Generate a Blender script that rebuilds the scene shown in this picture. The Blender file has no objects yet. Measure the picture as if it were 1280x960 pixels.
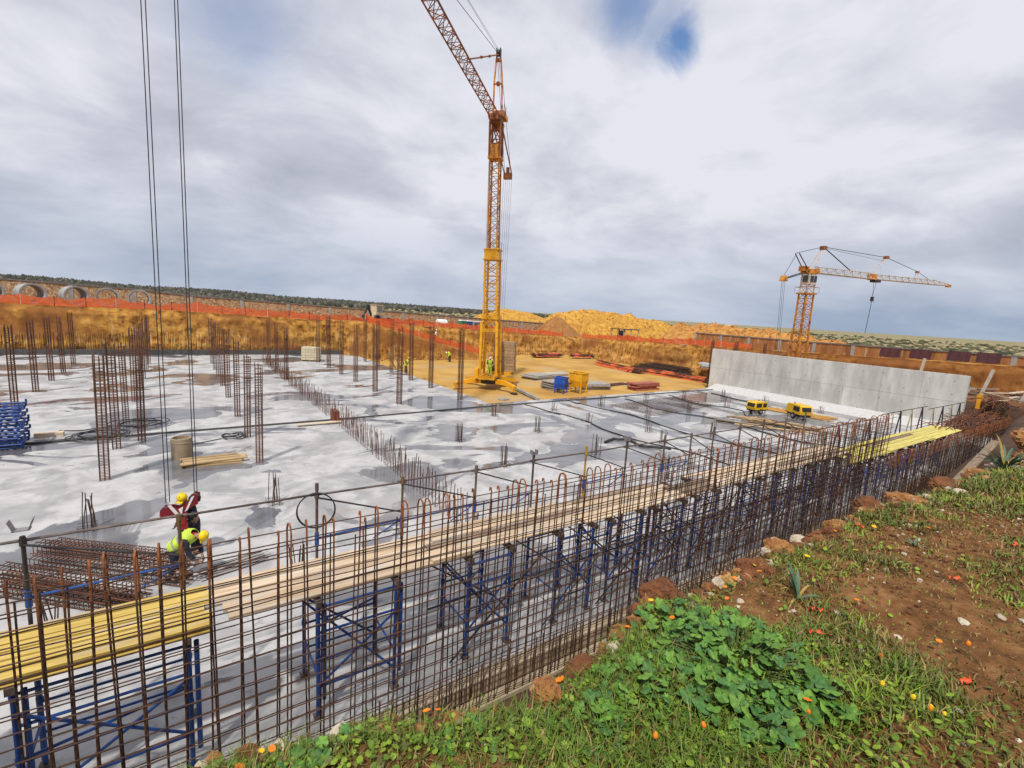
import bpy, bmesh, math, random
import numpy as np
from mathutils import Vector, Matrix, noise
random.seed(7)
rng = np.random.default_rng(11)
SC = bpy.context.scene
COL = SC.collection
R = math.radians
pi = math.pi

# ------------------------------------------------------------------ camera
# site axes: +X runs along the rebar wall to the right, +Y into the excavation
def camera():
    he, pit, ro = R(34.874), R(8.585), R(3.462)
    fwd = Vector((math.sin(he)*math.cos(pit), math.cos(he)*math.cos(pit), -math.sin(pit)))
    r0 = Vector((math.cos(he), -math.sin(he), 0)); u0 = r0.cross(fwd)
    r = r0*math.cos(ro) + u0*math.sin(ro); u = -r0*math.sin(ro) + u0*math.cos(ro)
    cd = bpy.data.cameras.new('camera'); cd.sensor_width = 36; cd.lens = 36*603.1/1280
    cd.clip_start = 0.05; cd.clip_end = 30000
    co = bpy.data.objects.new('camera', cd); COL.objects.link(co)
    m = Matrix((r, u, -fwd)).transposed().to_4x4(); m.translation = (0, 0, 7.0)
    co.matrix_world = m
    SC.camera = co
camera()
SC.view_settings.view_transform = 'Standard'
SC.view_settings.look = 'None'
SC.view_settings.exposure = 0.08
SC.view_settings.gamma = 1.0

# ------------------------------------------------------------------ sun and sky
TO_SUN = Vector((-0.74*math.cos(R(57)), -0.673*math.cos(R(57)), math.sin(R(57))))
def sun():
    d = bpy.data.lights.new('sun', 'SUN'); d.energy = 3.3; d.angle = R(2.0); d.color = (1.0, 0.955, 0.88)
    o = bpy.data.objects.new('sun', d); COL.objects.link(o)
    o.rotation_euler = (-TO_SUN).to_track_quat('-Z', 'Y').to_euler()
sun()

def world():
    w = bpy.data.worlds.new('World'); SC.world = w; w.use_nodes = True
    nt = w.node_tree; N = nt.nodes; L = nt.links; N.clear()
    def n(t, **k):
        x = N.new(t)
        for a, b in k.items(): setattr(x, a, b)
        return x
    def m(op, a, b=None, c=None):
        x = n('ShaderNodeMath', operation=op)
        for i, v in enumerate((a, b, c)):
            if v is None: continue
            if isinstance(v, (int, float)): x.inputs[i].default_value = v
            else: L.new(v, x.inputs[i])
        return x.outputs[0]
    out = n('ShaderNodeOutputWorld'); bs = n('ShaderNodeBackground'); bc = n('ShaderNodeBackground'); mx = n('ShaderNodeMixShader')
    sky = n('ShaderNodeTexSky', sky_type='NISHITA', sun_disc=False)
    sky.sun_elevation = R(57); sky.sun_rotation = math.atan2(TO_SUN.x, TO_SUN.y)
    sky.air_density = 1.0; sky.dust_density = 0.0; sky.ozone_density = 5.0
    L.new(sky.outputs[0], bs.inputs[0]); bs.inputs[1].default_value = 0.15
    tc = n('ShaderNodeTexCoord'); vn = n('ShaderNodeVectorMath', operation='NORMALIZE'); L.new(tc.outputs['Generated'], vn.inputs[0])
    sx = n('ShaderNodeSeparateXYZ'); L.new(vn.outputs[0], sx.inputs[0])
    X, Y, Z = sx.outputs
    den = m('ADD', m('MAXIMUM', Z, 0.0), 0.26)
    cb = n('ShaderNodeCombineXYZ'); L.new(m('DIVIDE', X, den), cb.inputs[0]); L.new(m('DIVIDE', Y, den), cb.inputs[1])
    def nz(scale, detail, rough, dist=0.0, off=0.0, vec=None):
        t = n('ShaderNodeTexNoise'); t.inputs['Scale'].default_value = scale; t.inputs['Detail'].default_value = detail
        t.inputs['Roughness'].default_value = rough; t.inputs['Distortion'].default_value = dist
        mp = n('ShaderNodeMapping'); mp.inputs['Location'].default_value = (off, off*0.7, off*0.3)
        L.new(vec or cb.outputs[0], mp.inputs[0]); L.new(mp.outputs[0], t.inputs['Vector'])
        return t.outputs['Fac']
    big = nz(0.75, 2.5, 0.45, 0.2, 5.2)
    mid = nz(2.1, 9, 0.57, 0.25, 1.7)
    br = m('ADD', m('MULTIPLY', big, 0.5), m('MULTIPLY', mid, 0.5))
    rp = n('ShaderNodeValToRGB'); L.new(br, rp.inputs[0])
    e = rp.color_ramp.elements
    e[0].position = 0.36; e[0].color = (0.40, 0.425, 0.505, 1)
    e[1].position = 0.575; e[1].color = (0.745, 0.755, 0.825, 1)
    k = rp.color_ramp.elements.new(0.47); k.color = (0.545, 0.565, 0.645, 1)
    # bluish cloud base low over the horizon
    hz = n('ShaderNodeMapRange', interpolation_type='SMOOTHSTEP'); L.new(Z, hz.inputs[0])
    hz.inputs[1].default_value = 0.0; hz.inputs[2].default_value = 0.22; hz.inputs[3].default_value = 0.85; hz.inputs[4].default_value = 0.0
    lowb = n('ShaderNodeValToRGB'); L.new(nz(0.5, 5, 0.55, 0.2, 8.1), lowb.inputs[0])
    e = lowb.color_ramp.elements; e[0].position = 0.40; e[0].color = (0.27, 0.355, 0.485, 1); e[1].position = 0.60; e[1].color = (0.53, 0.585, 0.69, 1)
    mc = n('ShaderNodeMixRGB'); L.new(hz.outputs[0], mc.inputs[0]); L.new(rp.outputs[0], mc.inputs[1]); L.new(lowb.outputs[0], mc.inputs[2])
    L.new(mc.outputs[0], bc.inputs[0]); bc.inputs[1].default_value = 1.0
    # openings in the cloud where blue sky shows
    det = nz(6.5, 6, 0.62, 0.6, 3.3, vn.outputs[0])
    gap = None
    for d, r0, r1, amt in (((0.690, 0.571, 0.450), 0.004, 0.060, 1.0), ((0.668, 0.588, 0.470), 0.0, 0.075, 0.55), ((0.615, 0.614, 0.508), 0.0, 0.085, 0.8), ((0.09, 0.905, 0.415), 0.0, 0.14, 0.42), ((0.80, 0.355, 0.525), 0.02, 0.07, 0.9)):
        dv = n('ShaderNodeVectorMath', operation='DISTANCE'); L.new(vn.outputs[0], dv.inputs[0]); dv.inputs[1].default_value = Vector(d).normalized()
        dd = m('ADD', dv.outputs['Value'], m('MULTIPLY', m('SUBTRACT', det, 0.5), 0.11))
        q = n('ShaderNodeMapRange', interpolation_type='SMOOTHSTEP'); L.new(dd, q.inputs[0])
        q.inputs[1].default_value = r0; q.inputs[2].default_value = r1; q.inputs[3].default_value = amt; q.inputs[4].default_value = 0.0
        gap = q.outputs[0] if gap is None else m('MAXIMUM', gap, q.outputs[0])
    far = n('ShaderNodeMapRange', interpolation_type='SMOOTHSTEP'); L.new(big, far.inputs[0])
    far.inputs[1].default_value = 0.24; far.inputs[2].default_value = 0.34; far.inputs[3].default_value = 0.8; far.inputs[4].default_value = 0.0
    gap = m('MAXIMUM', gap, far.outputs[0])
    L.new(gap, mx.inputs[0]); L.new(bc.outputs[0], mx.inputs[1]); L.new(bs.outputs[0], mx.inputs[2])
    L.new(mx.outputs[0], out.inputs[0])
world()

# ------------------------------------------------------------------ materials
MATS = {}
def mat(name, c1, c2=None, rough=0.85, scale=4.0, bump=0.0, bscale=None, metal=0.0, detail=4, lo=0.35, hi=0.65, coord='world', stretch=(1, 1, 1), c3=None, s3=None, lo3=0.55, hi3=0.6, spec=0.4, rand=0.0):
    if name in MATS: return MATS[name]
    m = bpy.data.materials.new(name); m.use_nodes = True; nt = m.node_tree; N = nt.nodes; L = nt.links
    b = N['Principled BSDF']; b.inputs['Roughness'].default_value = rough; b.inputs['Metallic'].default_value = metal
    b.inputs['Specular IOR Level'].default_value = spec
    if coord == 'world':
        g = N.new('ShaderNodeNewGeometry'); src = g.outputs['Position']
    else:
        g = N.new('ShaderNodeTexCoord'); src = g.outputs['Object']
    mp = N.new('ShaderNodeMapping'); mp.inputs['Scale'].default_value = stretch; L.new(src, mp.inputs[0])
    def noise_(s, d):
        t = N.new('ShaderNodeTexNoise'); t.inputs['Scale'].default_value = s; t.inputs['Detail'].default_value = d; t.inputs['Roughness'].default_value = 0.6
        L.new(mp.outputs[0], t.inputs['Vector']); return t.outputs['Fac']
    def ramp(f, a, bb, ca, cb):
        r = N.new('ShaderNodeValToRGB'); L.new(f, r.inputs[0]); e = r.color_ramp.elements
        e[0].position = a; e[0].color = (*ca, 1); e[1].position = bb; e[1].color = (*cb, 1); return r.outputs[0]
    c2 = c2 or tuple(x*0.75 for x in c1)
    col = ramp(noise_(scale, detail), lo, hi, c2, c1)
    if c3:
        f = ramp(noise_(s3 or scale*0.4, 5), lo3, hi3, (0, 0, 0), (1, 1, 1))
        mx = N.new('ShaderNodeMixRGB'); L.new(f, mx.inputs[0]); L.new(col, mx.inputs[1]); mx.inputs[2].default_value = (*c3, 1); col = mx.outputs[0]
    if rand:
        oi = N.new('ShaderNodeObjectInfo'); hv = N.new('ShaderNodeHueSaturation')
        mr = N.new('ShaderNodeMapRange'); L.new(oi.outputs['Random'], mr.inputs[0]); mr.inputs[3].default_value = 1-rand; mr.inputs[4].default_value = 1+rand
        L.new(mr.outputs[0], hv.inputs['Value']); L.new(col, hv.inputs['Color']); col = hv.outputs[0]
    L.new(col, b.inputs['Base Color'])
    if bump:
        bn = N.new('ShaderNodeBump'); bn.inputs['Strength'].default_value = bump; bn.inputs['Distance'].default_value = 0.05
        L.new(noise_(bscale or scale*4, 6), bn.inputs['Height']); L.new(bn.outputs[0], b.inputs['Normal'])
    MATS[name] = m
    return m

RUST_D = mat('rebar_dark_rust', (0.105, 0.048, 0.026), (0.040, 0.022, 0.016), rough=0.75, scale=3.0, rand=0.35)
RUST_O = mat('rebar_fresh_rust', (0.33, 0.115, 0.035), (0.16, 0.055, 0.022), rough=0.8, scale=6.0, rand=0.25)
RUST_C = mat('cage_rust', (0.16, 0.066, 0.036), (0.072, 0.032, 0.022), rough=0.8, scale=2.0, rand=0.25)
STEEL = mat('dark_steel', (0.06, 0.055, 0.055), (0.03, 0.028, 0.03), rough=0.55, scale=5, metal=0.3)
PIPE = mat('old_steel_pipe', (0.17, 0.135, 0.12), (0.075, 0.05, 0.045), rough=0.6, scale=5, metal=0.2, rand=0.25)
BLUE = mat('blue_scaffold_paint', (0.018, 0.078, 0.31), (0.012, 0.042, 0.17), rough=0.45, scale=5, c3=(0.08, 0.05, 0.04), s3=7, lo3=0.60, hi3=0.66)
BLUEB = mat('blue_bright_paint', (0.015, 0.10, 0.50), (0.012, 0.06, 0.30), rough=0.5, scale=3)
CYEL = mat('crane_yellow', (0.80, 0.40, 0.012), (0.62, 0.28, 0.01), rough=0.5, scale=1.2, c3=(0.20, 0.08, 0.03), s3=2.5, lo3=0.62, hi3=0.68)
CORA = mat('crane_orange', (0.62, 0.25, 0.025), (0.36, 0.13, 0.02), rough=0.6, scale=1.2, c3=(0.13, 0.05, 0.025), s3=2.0, lo3=0.55, hi3=0.66)
CRUS = mat('crane_rusty_brown', (0.36, 0.125, 0.035), (0.16, 0.058, 0.024), rough=0.7, scale=1.0)
CWHT = mat('crane_off_white', (0.62, 0.55, 0.46), (0.42, 0.34, 0.27), rough=0.6, scale=1.5, c3=(0.25, 0.12, 0.06), s3=1.5, lo3=0.58, hi3=0.64)
PLANK_P = mat('pale_plank', (0.66, 0.52, 0.37), (0.42, 0.29, 0.17), rough=0.85, scale=3.0, stretch=(0.35, 5, 5), bump=0.25, rand=0.2, c3=(0.50, 0.46, 0.41), s3=2.6, lo3=0.54, hi3=0.64)
PLANK_Y = mat('yellow_beam', (0.64, 0.47, 0.12), (0.44, 0.29, 0.065), rough=0.6, scale=3.0, stretch=(0.35, 4, 4), rand=0.12, c3=(0.46, 0.38, 0.26), s3=2.2, lo3=0.55, hi3=0.66)
PLANK_W = mat('weathered_plank', (0.30, 0.22, 0.15), (0.16, 0.11, 0.075), rough=0.9, scale=3.0, stretch=(0.35, 5, 5), rand=0.2)
RUBBER = mat('black_rubber', (0.02, 0.02, 0.022), (0.012, 0.012, 0.012), rough=0.6)
CGREY = mat('grey_concrete', (0.36, 0.35, 0.335), (0.24, 0.235, 0.225), rough=0.9, scale=1.5, bump=0.25)
CTAN = mat('tan_concrete', (0.34, 0.265, 0.18), (0.25, 0.19, 0.13), rough=0.9, scale=2.0, bump=0.2)

# ------------------------------------------------------------------ mesh helpers
class MB:
    def __init__(s): s.v = []; s.f = []; s.m = []
    def add(s, vs, fs, mi=0):
        o = len(s.v); s.v.extend([tuple(v) for v in vs]); s.f.extend([tuple(i+o for i in f) for f in fs]); s.m.extend([mi]*len(fs)); return s
    def box(s, c, size, rz=0.0, mi=0, rot=None):
        x, y, z = (a/2 for a in size); M = rot or Matrix.Rotation(rz, 3, 'Z'); c = Vector(c)
        vs = [c + M @ Vector((sx*x, sy*y, sz*z)) for sz in (-1, 1) for sx, sy in ((-1, -1), (1, -1), (1, 1), (-1, 1))]
        return s.add(vs, [(3, 2, 1, 0), (4, 5, 6, 7), (0, 1, 5, 4), (1, 2, 6, 5), (2, 3, 7, 6), (3, 0, 4, 7)], mi)
    def frame(s, p, q):
        d = Vector(q)-Vector(p); d.normalize(); a = Vector((0, 0, 1)) if abs(d.z) < 0.95 else Vector((1, 0, 0))
        x = d.cross(a).normalized(); return d, x, d.cross(x).normalized()
    def beam(s, p, q, w, h, mi=0):            # rectangular bar, w sideways, h upwards
        d, x, y = s.frame(p, q); p = Vector(p); q = Vector(q); vs = []
        for e in (p, q):
            for a, b in ((-1, -1), (1, -1), (1, 1), (-1, 1)): vs.append(e + x*a*w/2 + y*b*h/2)
        return s.add(vs, [(0, 1, 2, 3), (7, 6, 5, 4), (0, 4, 5, 1), (1, 5, 6, 2), (2, 6, 7, 3), (3, 7, 4, 0)], mi)
    def tube(s, p, q, r, n=6, r2=None, mi=0, cap=True):
        return s.path([p, q], r, n, mi, cap, r2)
    def path(s, pts, r, n=6, mi=0, cap=True, r2=None, close=False):
        pts = [Vector(p) for p in pts]; K = len(pts); o = len(s.v); vs = []; px = None
        for i, p in enumerate(pts):
            if close: d = pts[(i+1) % K]-pts[i-1]
            else: d = pts[min(i+1, K-1)]-pts[max(i-1, 0)]
            if d.length < 1e-9: d = Vector((0, 0, 1))
            d.normalize()
            if px is None:
                a = Vector((0, 0, 1)) if abs(d.z) < 0.9 else Vector((1, 0, 0)); px = d.cross(a).normalized()
            else:
                px = (px - d*px.dot(d))
                px = px.normalized() if px.length > 1e-6 else d.orthogonal().normalized()
            y = d.cross(px); rr = r if r2 is None else r + (r2-r)*i/max(K-1, 1)
            for k in range(n):
                t = 2*pi*k/n; vs.append(p + px*math.cos(t)*rr + y*math.sin(t)*rr)
        fs = []
        for i in range(K if close else K-1):
            j = (i+1) % K
            for k in range(n):
                l = (k+1) % n; fs.append((i*n+k, i*n+l, j*n+l, j*n+k))
        if cap and not close: fs.append(tuple(range(n-1, -1, -1))); fs.append(tuple((K-1)*n+k for k in range(n)))
        return s.add(vs, fs, mi)
    def lathe(s, prof, n=16, c=(0, 0, 0), mi=0, M=None):
        c = Vector(c); vs = []; fs = []
        for r, z in prof:
            for k in range(n):
                t = 2*pi*k/n; v = Vector((r*math.cos(t), r*math.sin(t), z)); vs.append(c + (M @ v if M else v))
        for i in range(len(prof)-1):
            for k in range(n): l = (k+1) % n; fs.append((i*n+k, i*n+l, (i+1)*n+l, (i+1)*n+k))
        if prof[0] == prof[-1]: return s.add(vs, fs, mi)
        if prof[0][0] > 1e-5: fs.append(tuple(range(n-1, -1, -1)))
        if prof[-1][0] > 1e-5: fs.append(tuple((len(prof)-1)*n+k for k in range(n)))
        return s.add(vs, fs, mi)
    def prism(s, poly, depth, M, mi=0):        # poly in local xz, extruded along local y by +-depth/2
        n = len(poly); vs = [M @ Vector((x, -depth/2, z)) for x, z in poly] + [M @ Vector((x, depth/2, z)) for x, z in poly]
        fs = [tuple(range(n)), tuple(range(2*n-1, n-1, -1))] + [(i, i+n, (i+1) % n+n, (i+1) % n) for i in range(n)]
        return s.add(vs, fs, mi)
    def mesh(s, name, mats, smooth=False):
        me = bpy.data.meshes.new(name); me.from_pydata(s.v, [], s.f)
        for m in (mats if isinstance(mats, (list, tuple)) else [mats]): me.materials.append(m)
        if any(s.m): me.polygons.foreach_set('material_index', s.m)
        if smooth: me.polygons.foreach_set('use_smooth', [True]*len(s.f))
        me.update(); return me
    def build(s, name, mats, parent=None, smooth=False, loc=None):
        return put(name, s.mesh(name, mats, smooth), parent, loc)
def put(name, me, parent=None, loc=None, rot=None, kind=None):
    o = bpy.data.objects.new(name, me); COL.objects.link(o)
    if parent: o.parent = parent
    if loc is not None: o.location = loc
    if rot is not None: o.rotation_euler = rot
    if kind: o['kind'] = kind
    return o
def tag(o, label, cat, group=None):
    o['label'] = label; o['category'] = cat
    if group: o['group'] = group
    return o
def thing(name, label, cat, loc=(0, 0, 0), rz=0.0, group=None):
    o = bpy.data.objects.new(name, None); COL.objects.link(o); o.empty_display_size = 0.2
    o.location = loc; o.rotation_euler = (0, 0, rz); return tag(o, label, cat, group)
def copy_tree(src, loc=None, rot=None, label=None):
    r = src.copy(); COL.objects.link(r)
    if loc is not None: r.location = loc
    if rot is not None: r.rotation_euler = rot
    if label: r['label'] = label
    for ch in src.children:
        c = ch.copy(); COL.objects.link(c); c.parent = r
        for g in ch.children:
            d = g.copy(); COL.objects.link(d); d.parent = c
    return r
def np_mesh(name, V, F, mats, mi=None, smooth=False):
    V = np.asarray(V, np.float32); F = np.asarray(F, np.int32); k = F.shape[1]
    me = bpy.data.meshes.new(name); me.vertices.add(len(V)); me.vertices.foreach_set('co', V.ravel())
    me.loops.add(F.size); me.loops.foreach_set('vertex_index', F.ravel())
    me.polygons.add(len(F)); me.polygons.foreach_set('loop_start', np.arange(len(F), dtype=np.int32)*k)
    for m in mats: me.materials.append(m)
    if mi is not None: me.polygons.foreach_set('material_index', np.asarray(mi, np.int32))
    if smooth: me.polygons.foreach_set('use_smooth', np.ones(len(F), bool))
    me.update(calc_edges=True); return me
def grid_mesh(name, us, vs, zf, mats, keep=None, smooth=True, mif=None):
    nu, nv = len(us), len(vs); V = []
    for b in vs:
        for a in us: V.append(zf(a, b))
    F = []; mi = []
    for j in range(nv-1):
        for i in range(nu-1):
            if keep and not keep((us[i]+us[i+1])/2, (vs[j]+vs[j+1])/2): continue
            F.append((j*nu+i, j*nu+i+1, (j+1)*nu+i+1, (j+1)*nu+i))
            if mif: mi.append(mif((us[i]+us[i+1])/2, (vs[j]+vs[j+1])/2))
    return np_mesh(name, V, F, mats if isinstance(mats, (list, tuple)) else [mats], mi or None, smooth)
def fbm(x, y, z=0.0, o=4): return noise.fractal(Vector((x, y, z)), 1.0, 2.0, o)
def lin(a, b, n): return [a+(b-a)*i/(n-1) for i in range(n)]
def sstep(a, b, x):
    t = min(1, max(0, (x-a)/(b-a))); return t*t*(3-2*t)
ORD = ['nearest', 'second', 'third', 'fourth', 'fifth', 'sixth', 'seventh', 'eighth', 'ninth', 'tenth', 'eleventh', 'twelfth', 'thirteenth', 'fourteenth', 'fifteenth', 'sixteenth', 'seventeenth', 'eighteenth', 'nineteenth', 'twentieth']
def ordinal(i): return ORD[i] if i < len(ORD) else 'farther'
# ------------------------------------------------------------------ the setting: ground, pit, slab
V_FACE, U_FACE, V_BANK = 66.3, 60.0, 1.9
def tz(u, v):                                    # natural ground level around the pit
    uu = min(max(u, 0), 75); vv = min(max(v, 0), 75)
    z = 5.1 - 2.1*(uu/62)*(vv/62) - 0.36*sstep(10, 60, vv)*(1-sstep(2, 42, uu))
    d = max(0.0, math.hypot(max(abs(u)-80, 0), max(v-85, 0, -v-40)))
    return z + (2.2-z)*sstep(30, 500, d)
def dirt_material():
    m = bpy.data.materials.new('ochre_dirt_and_scrub'); m.use_nodes = True; nt = m.node_tree; N = nt.nodes; L = nt.links
    b = N['Principled BSDF']; b.inputs['Roughness'].default_value = 0.95; b.inputs['Specular IOR Level'].default_value = 0.2
    g = N.new('ShaderNodeNewGeometry'); sx = N.new('ShaderNodeSeparateXYZ'); L.new(g.outputs[0], sx.inputs[0])
    def nz(s, d=5):
        t = N.new('ShaderNodeTexNoise'); t.inputs['Scale'].default_value = s; t.inputs['Detail'].default_value = d; t.inputs['Roughness'].default_value = 0.65; L.new(g.outputs[0], t.inputs['Vector']); return t.outputs['Fac']
    def ramp(f, pts):
        r = N.new('ShaderNodeValToRGB'); L.new(f, r.inputs[0]); e = r.color_ramp.elements
        while len(e) < len(pts): e.new(0.5)
        for k, (p, c) in zip(e, pts): k.position = p; k.color = (*c, 1)
        return r.outputs[0]
    dirt = ramp(nz(0.7), [(0.3, (0.26, 0.115, 0.028)), (0.5, (0.42, 0.20, 0.042)), (0.7, (0.50, 0.28, 0.08))])
    scrub = ramp(nz(0.12, 8), [(0.36, (0.10, 0.095, 0.04)), (0.5, (0.24, 0.21, 0.10)), (0.62, (0.40, 0.34, 0.22))])
    def mth(op, a, c):
        x = N.new('ShaderNodeMath'); x.operation = op
        for i, q in enumerate((a, c)):
            if isinstance(q, (int, float)): x.inputs[i].default_value = q
            else: L.new(q, x.inputs[i])
        return x.outputs[0]
    du = mth('MAXIMUM', mth('SUBTRACT', sx.outputs[0], 67.0), mth('SUBTRACT', sx.outputs[1], 76.0))
    mk = N.new('ShaderNodeMapRange'); L.new(mth('ADD', du, mth('MULTIPLY', nz(0.08), 14.0)), mk.inputs[0]); mk.inputs[1].default_value = 5; mk.inputs[2].default_value = 10
    mx = N.new('ShaderNodeMixRGB'); L.new(mk.outputs[0], mx.inputs[0]); L.new(dirt, mx.inputs[1]); L.new(scrub, mx.inputs[2]); L.new(mx.outputs[0], b.inputs['Base Color'])
    bn = N.new('ShaderNodeBump'); bn.inputs['Strength'].default_value = 0.5; bn.inputs['Distance'].default_value = 0.2; L.new(nz(2.5), bn.inputs['Height']); L.new(bn.outputs[0], b.inputs['Normal'])
    return m
DIRT = dirt_material()
def build_ground():
    us = [-9000, -4000, -2000, -1000, -600, -400, -250, -160, -110, -80, -61] + lin(-55, 55, 23) + [U_FACE+0.4] + lin(64, 140, 39) + [160, 200, 260, 340, 450, 700, 1200, 2500, 5000, 9000]
    vs = [-9000, -3000, -1000, -400, -200, -100, -50, -25, -12, -6, V_BANK-0.6] + lin(6, 62, 29) + [V_FACE+0.4] + lin(70, 140, 36) + [160, 200, 260, 340, 450, 700, 1200, 2500, 5000, 9000]
    def zf(u, v):
        z = tz(u, v)
        if math.hypot(u, v) < 400: z += 0.10*fbm(u*0.25, v*0.25, 3.0)
        return (u, v, z)
    def keep(u, v):
        if -58 < u < U_FACE and V_BANK-0.6 < v < V_FACE+0.3: return False
        if -6.5 < u < 40 and -6 < v < V_BANK: return False
        return True
    us = sorted(set(us+[-58, -6.5, 40])); 
    put('ground', grid_mesh('ground', us, vs, zf, DIRT, keep), kind='structure')
build_ground()

FLOOR = mat('pit_floor_clay', (0.52, 0.31, 0.075), (0.38, 0.20, 0.04), rough=0.95, scale=0.25, bump=0.4, bscale=4, c3=(0.42, 0.29, 0.14), s3=0.14, lo3=0.54, hi3=0.64)
DARKSOIL = mat('dark_wet_soil', (0.095, 0.048, 0.026), (0.05, 0.026, 0.016), rough=0.95, scale=1.6, bump=0.8, bscale=6)
def pitz(u, v): return -0.30 + 0.06*fbm(u*0.4, v*0.4, 9) + (0.35*sstep(61.5, 65.8, v) if u > 37 else 0)
put('pit_floor', grid_mesh('pit_floor', [-58, -30, -10, 0] + lin(10, 62, 66), lin(V_BANK-0.5, V_FACE+1, 66), lambda u, v: (u, v, pitz(u, v)), FLOOR), kind='structure')

def face_material(name='cut_earth_face', brown=False):
    m = bpy.data.materials.new(name); m.use_nodes = True; nt = m.node_tree; N = nt.nodes; L = nt.links
    b = N['Principled BSDF']; b.inputs['Roughness'].default_value = 0.95; b.inputs['Specular IOR Level'].default_value = 0.15
    g = N.new('ShaderNodeNewGeometry')
    def nz(s, st, d=5):
        mp = N.new('ShaderNodeMapping'); mp.inputs['Scale'].default_value = st; L.new(g.outputs[0], mp.inputs[0])
        t = N.new('ShaderNodeTexNoise'); t.inputs['Scale'].default_value = s; t.inputs['Detail'].default_value = d; t.inputs['Roughness'].default_value = 0.6; L.new(mp.outputs[0], t.inputs['Vector']); return t.outputs['Fac']
    def ramp(f, pts):
        r = N.new('ShaderNodeValToRGB'); L.new(f, r.inputs[0]); e = r.color_ramp.elements
        while len(e) < len(pts): e.new(0.5)
        for k, (p, c) in zip(e, pts): k.position = p; k.color = (*c, 1)
        return r.outputs[0]
    a = ramp(nz(1.0, (1.4, 1.4, 1.6), 8), [(0.34, (0.12, 0.045, 0.013)), (0.50, (0.25, 0.10, 0.024) if brown else (0.41, 0.19, 0.038)), (0.66, (0.34, 0.155, 0.045) if brown else (0.56, 0.31, 0.08))])
    st = ramp(nz(1.0, (4.2, 4.2, 0.5), 6), [(0.53, (0, 0, 0)), (0.575, (.2, .2, .2) if brown else (.5, .5, .5))])      # pale ripper marks
    sz = N.new('ShaderNodeSeparateXYZ'); L.new(g.outputs[0], sz.inputs[0]); zm = N.new('ShaderNodeMapRange'); L.new(sz.outputs[2], zm.inputs[0]); zm.inputs[1].default_value = 2.3; zm.inputs[2].default_value = 3.6; zm.inputs[3].default_value = 1.0; zm.inputs[4].default_value = 0.12
    mu = N.new('ShaderNodeMath'); mu.operation = 'MULTIPLY'; L.new(st, mu.inputs[0]); L.new(zm.outputs[0], mu.inputs[1])
    mx = N.new('ShaderNodeMixRGB'); L.new(mu.outputs[0], mx.inputs[0]); L.new(a, mx.inputs[1]); mx.inputs[2].default_value = (0.62, 0.43, 0.18, 1)
    dk = ramp(nz(1.0, (0.22, 0.22, 0.35), 7), [(0.47, (0, 0, 0)), (0.60, (0.85, 0.85, 0.85))])   # browner soil lenses
    m2 = N.new('ShaderNodeMixRGB'); L.new(dk, m2.inputs[0]); L.new(mx.outputs[0], m2.inputs[1]); m2.inputs[2].default_value = (0.24, 0.095, 0.03, 1)
    L.new(m2.outputs[0], b.inputs['Base Color']); return m
FACE = face_material()
def cut_face(name, p0, p1, nrm, zb, step=0.28, nz_=20, m=None):
    L_ = math.hypot(p1[0]-p0[0], p1[1]-p0[1]); n = int(L_/step)
    V = []
    for j in range(nz_):
        t = j/(nz_-1)
        for i in range(n):
            s = i/(n-1); u = p0[0]+(p1[0]-p0[0])*s; v = p0[1]+(p1[1]-p0[1])*s
            top = tz(u+nrm[0]*-0.6, v+nrm[1]*-0.6)+0.05; q = u+v*1.3
            off = 0.55*(1-t) + 0.20*noise.noise((q*2.2, 0, t*0.7)) + 0.30*fbm(q*0.35, t*1.6, 4.0) + 0.10*noise.noise((q*4.1, 5, t*1.5))
            if t > 0.93: off = off*0.3 - 0.35
            off += 0.4*noise.noise((q*.11, t*2.6, 8))*(1-t) + (.25*sstep(.34, .26, t)*(1+noise.noise((q*.5, 3, 3)))); top += .22*noise.noise((q*.45, 2, 9))*(t > .8); V.append((u+nrm[0]*off, v+nrm[1]*off, zb+(top-zb)*t))
    F = [(j*n+i, j*n+i+1, (j+1)*n+i+1, (j+1)*n+i) for j in range(nz_-1) for i in range(n-1)]
    put(name, np_mesh(name, V, F, [m or FACE], smooth=False), kind='structure')
cut_face('excavation_face', (-58, V_FACE), (U_FACE+0.6, V_FACE), (0, -1), -0.35)
cut_face('excavation_face', (U_FACE, V_FACE+0.3), (U_FACE, 40), (-1, 0), -0.35)
cut_face('excavation_face', (U_FACE, 40), (U_FACE, -2), (-1, 0), -0.35, m=face_material('cut_earth_face_brown', True))
cut_face('excavation_face', (-57.6, V_BANK), (-57.6, V_FACE), (1, 0), -0.35, step=1.2, nz_=8)

def ramp_bench():                                   # earth ramp running down along the far face
    us = lin(16, 40, 72); vs = [61.2, 61.35, 61.5, 61.7, 62.0, 62.6, 63.4, 64.3, 65.2, 66.2]
    def zf(u, v):
        top = 4.45 + (0.15-4.45)*min(1, max(0, (u-20)/17.5))
        k = [0, .45, .85, 1, 1, 1, 1, 1, 1, 1][vs.index(v)]
        n = 0.16*noise.noise((u*2.2, k, 0)) + 0.2*fbm(u*0.4, v*0.4, 2); v += (66.2-v)*(1-sstep(16.2, 20.5, u))
        return (u, v+n*(1.6 if k < 1 else 0.3), -0.35+(top+0.35)*k + (0.06*fbm(u, v, 1) if k == 1 else 0))
    put('earth_ramp', grid_mesh('earth_ramp', us, vs, zf, FACE, smooth=False), kind='structure')
ramp_bench()

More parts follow.
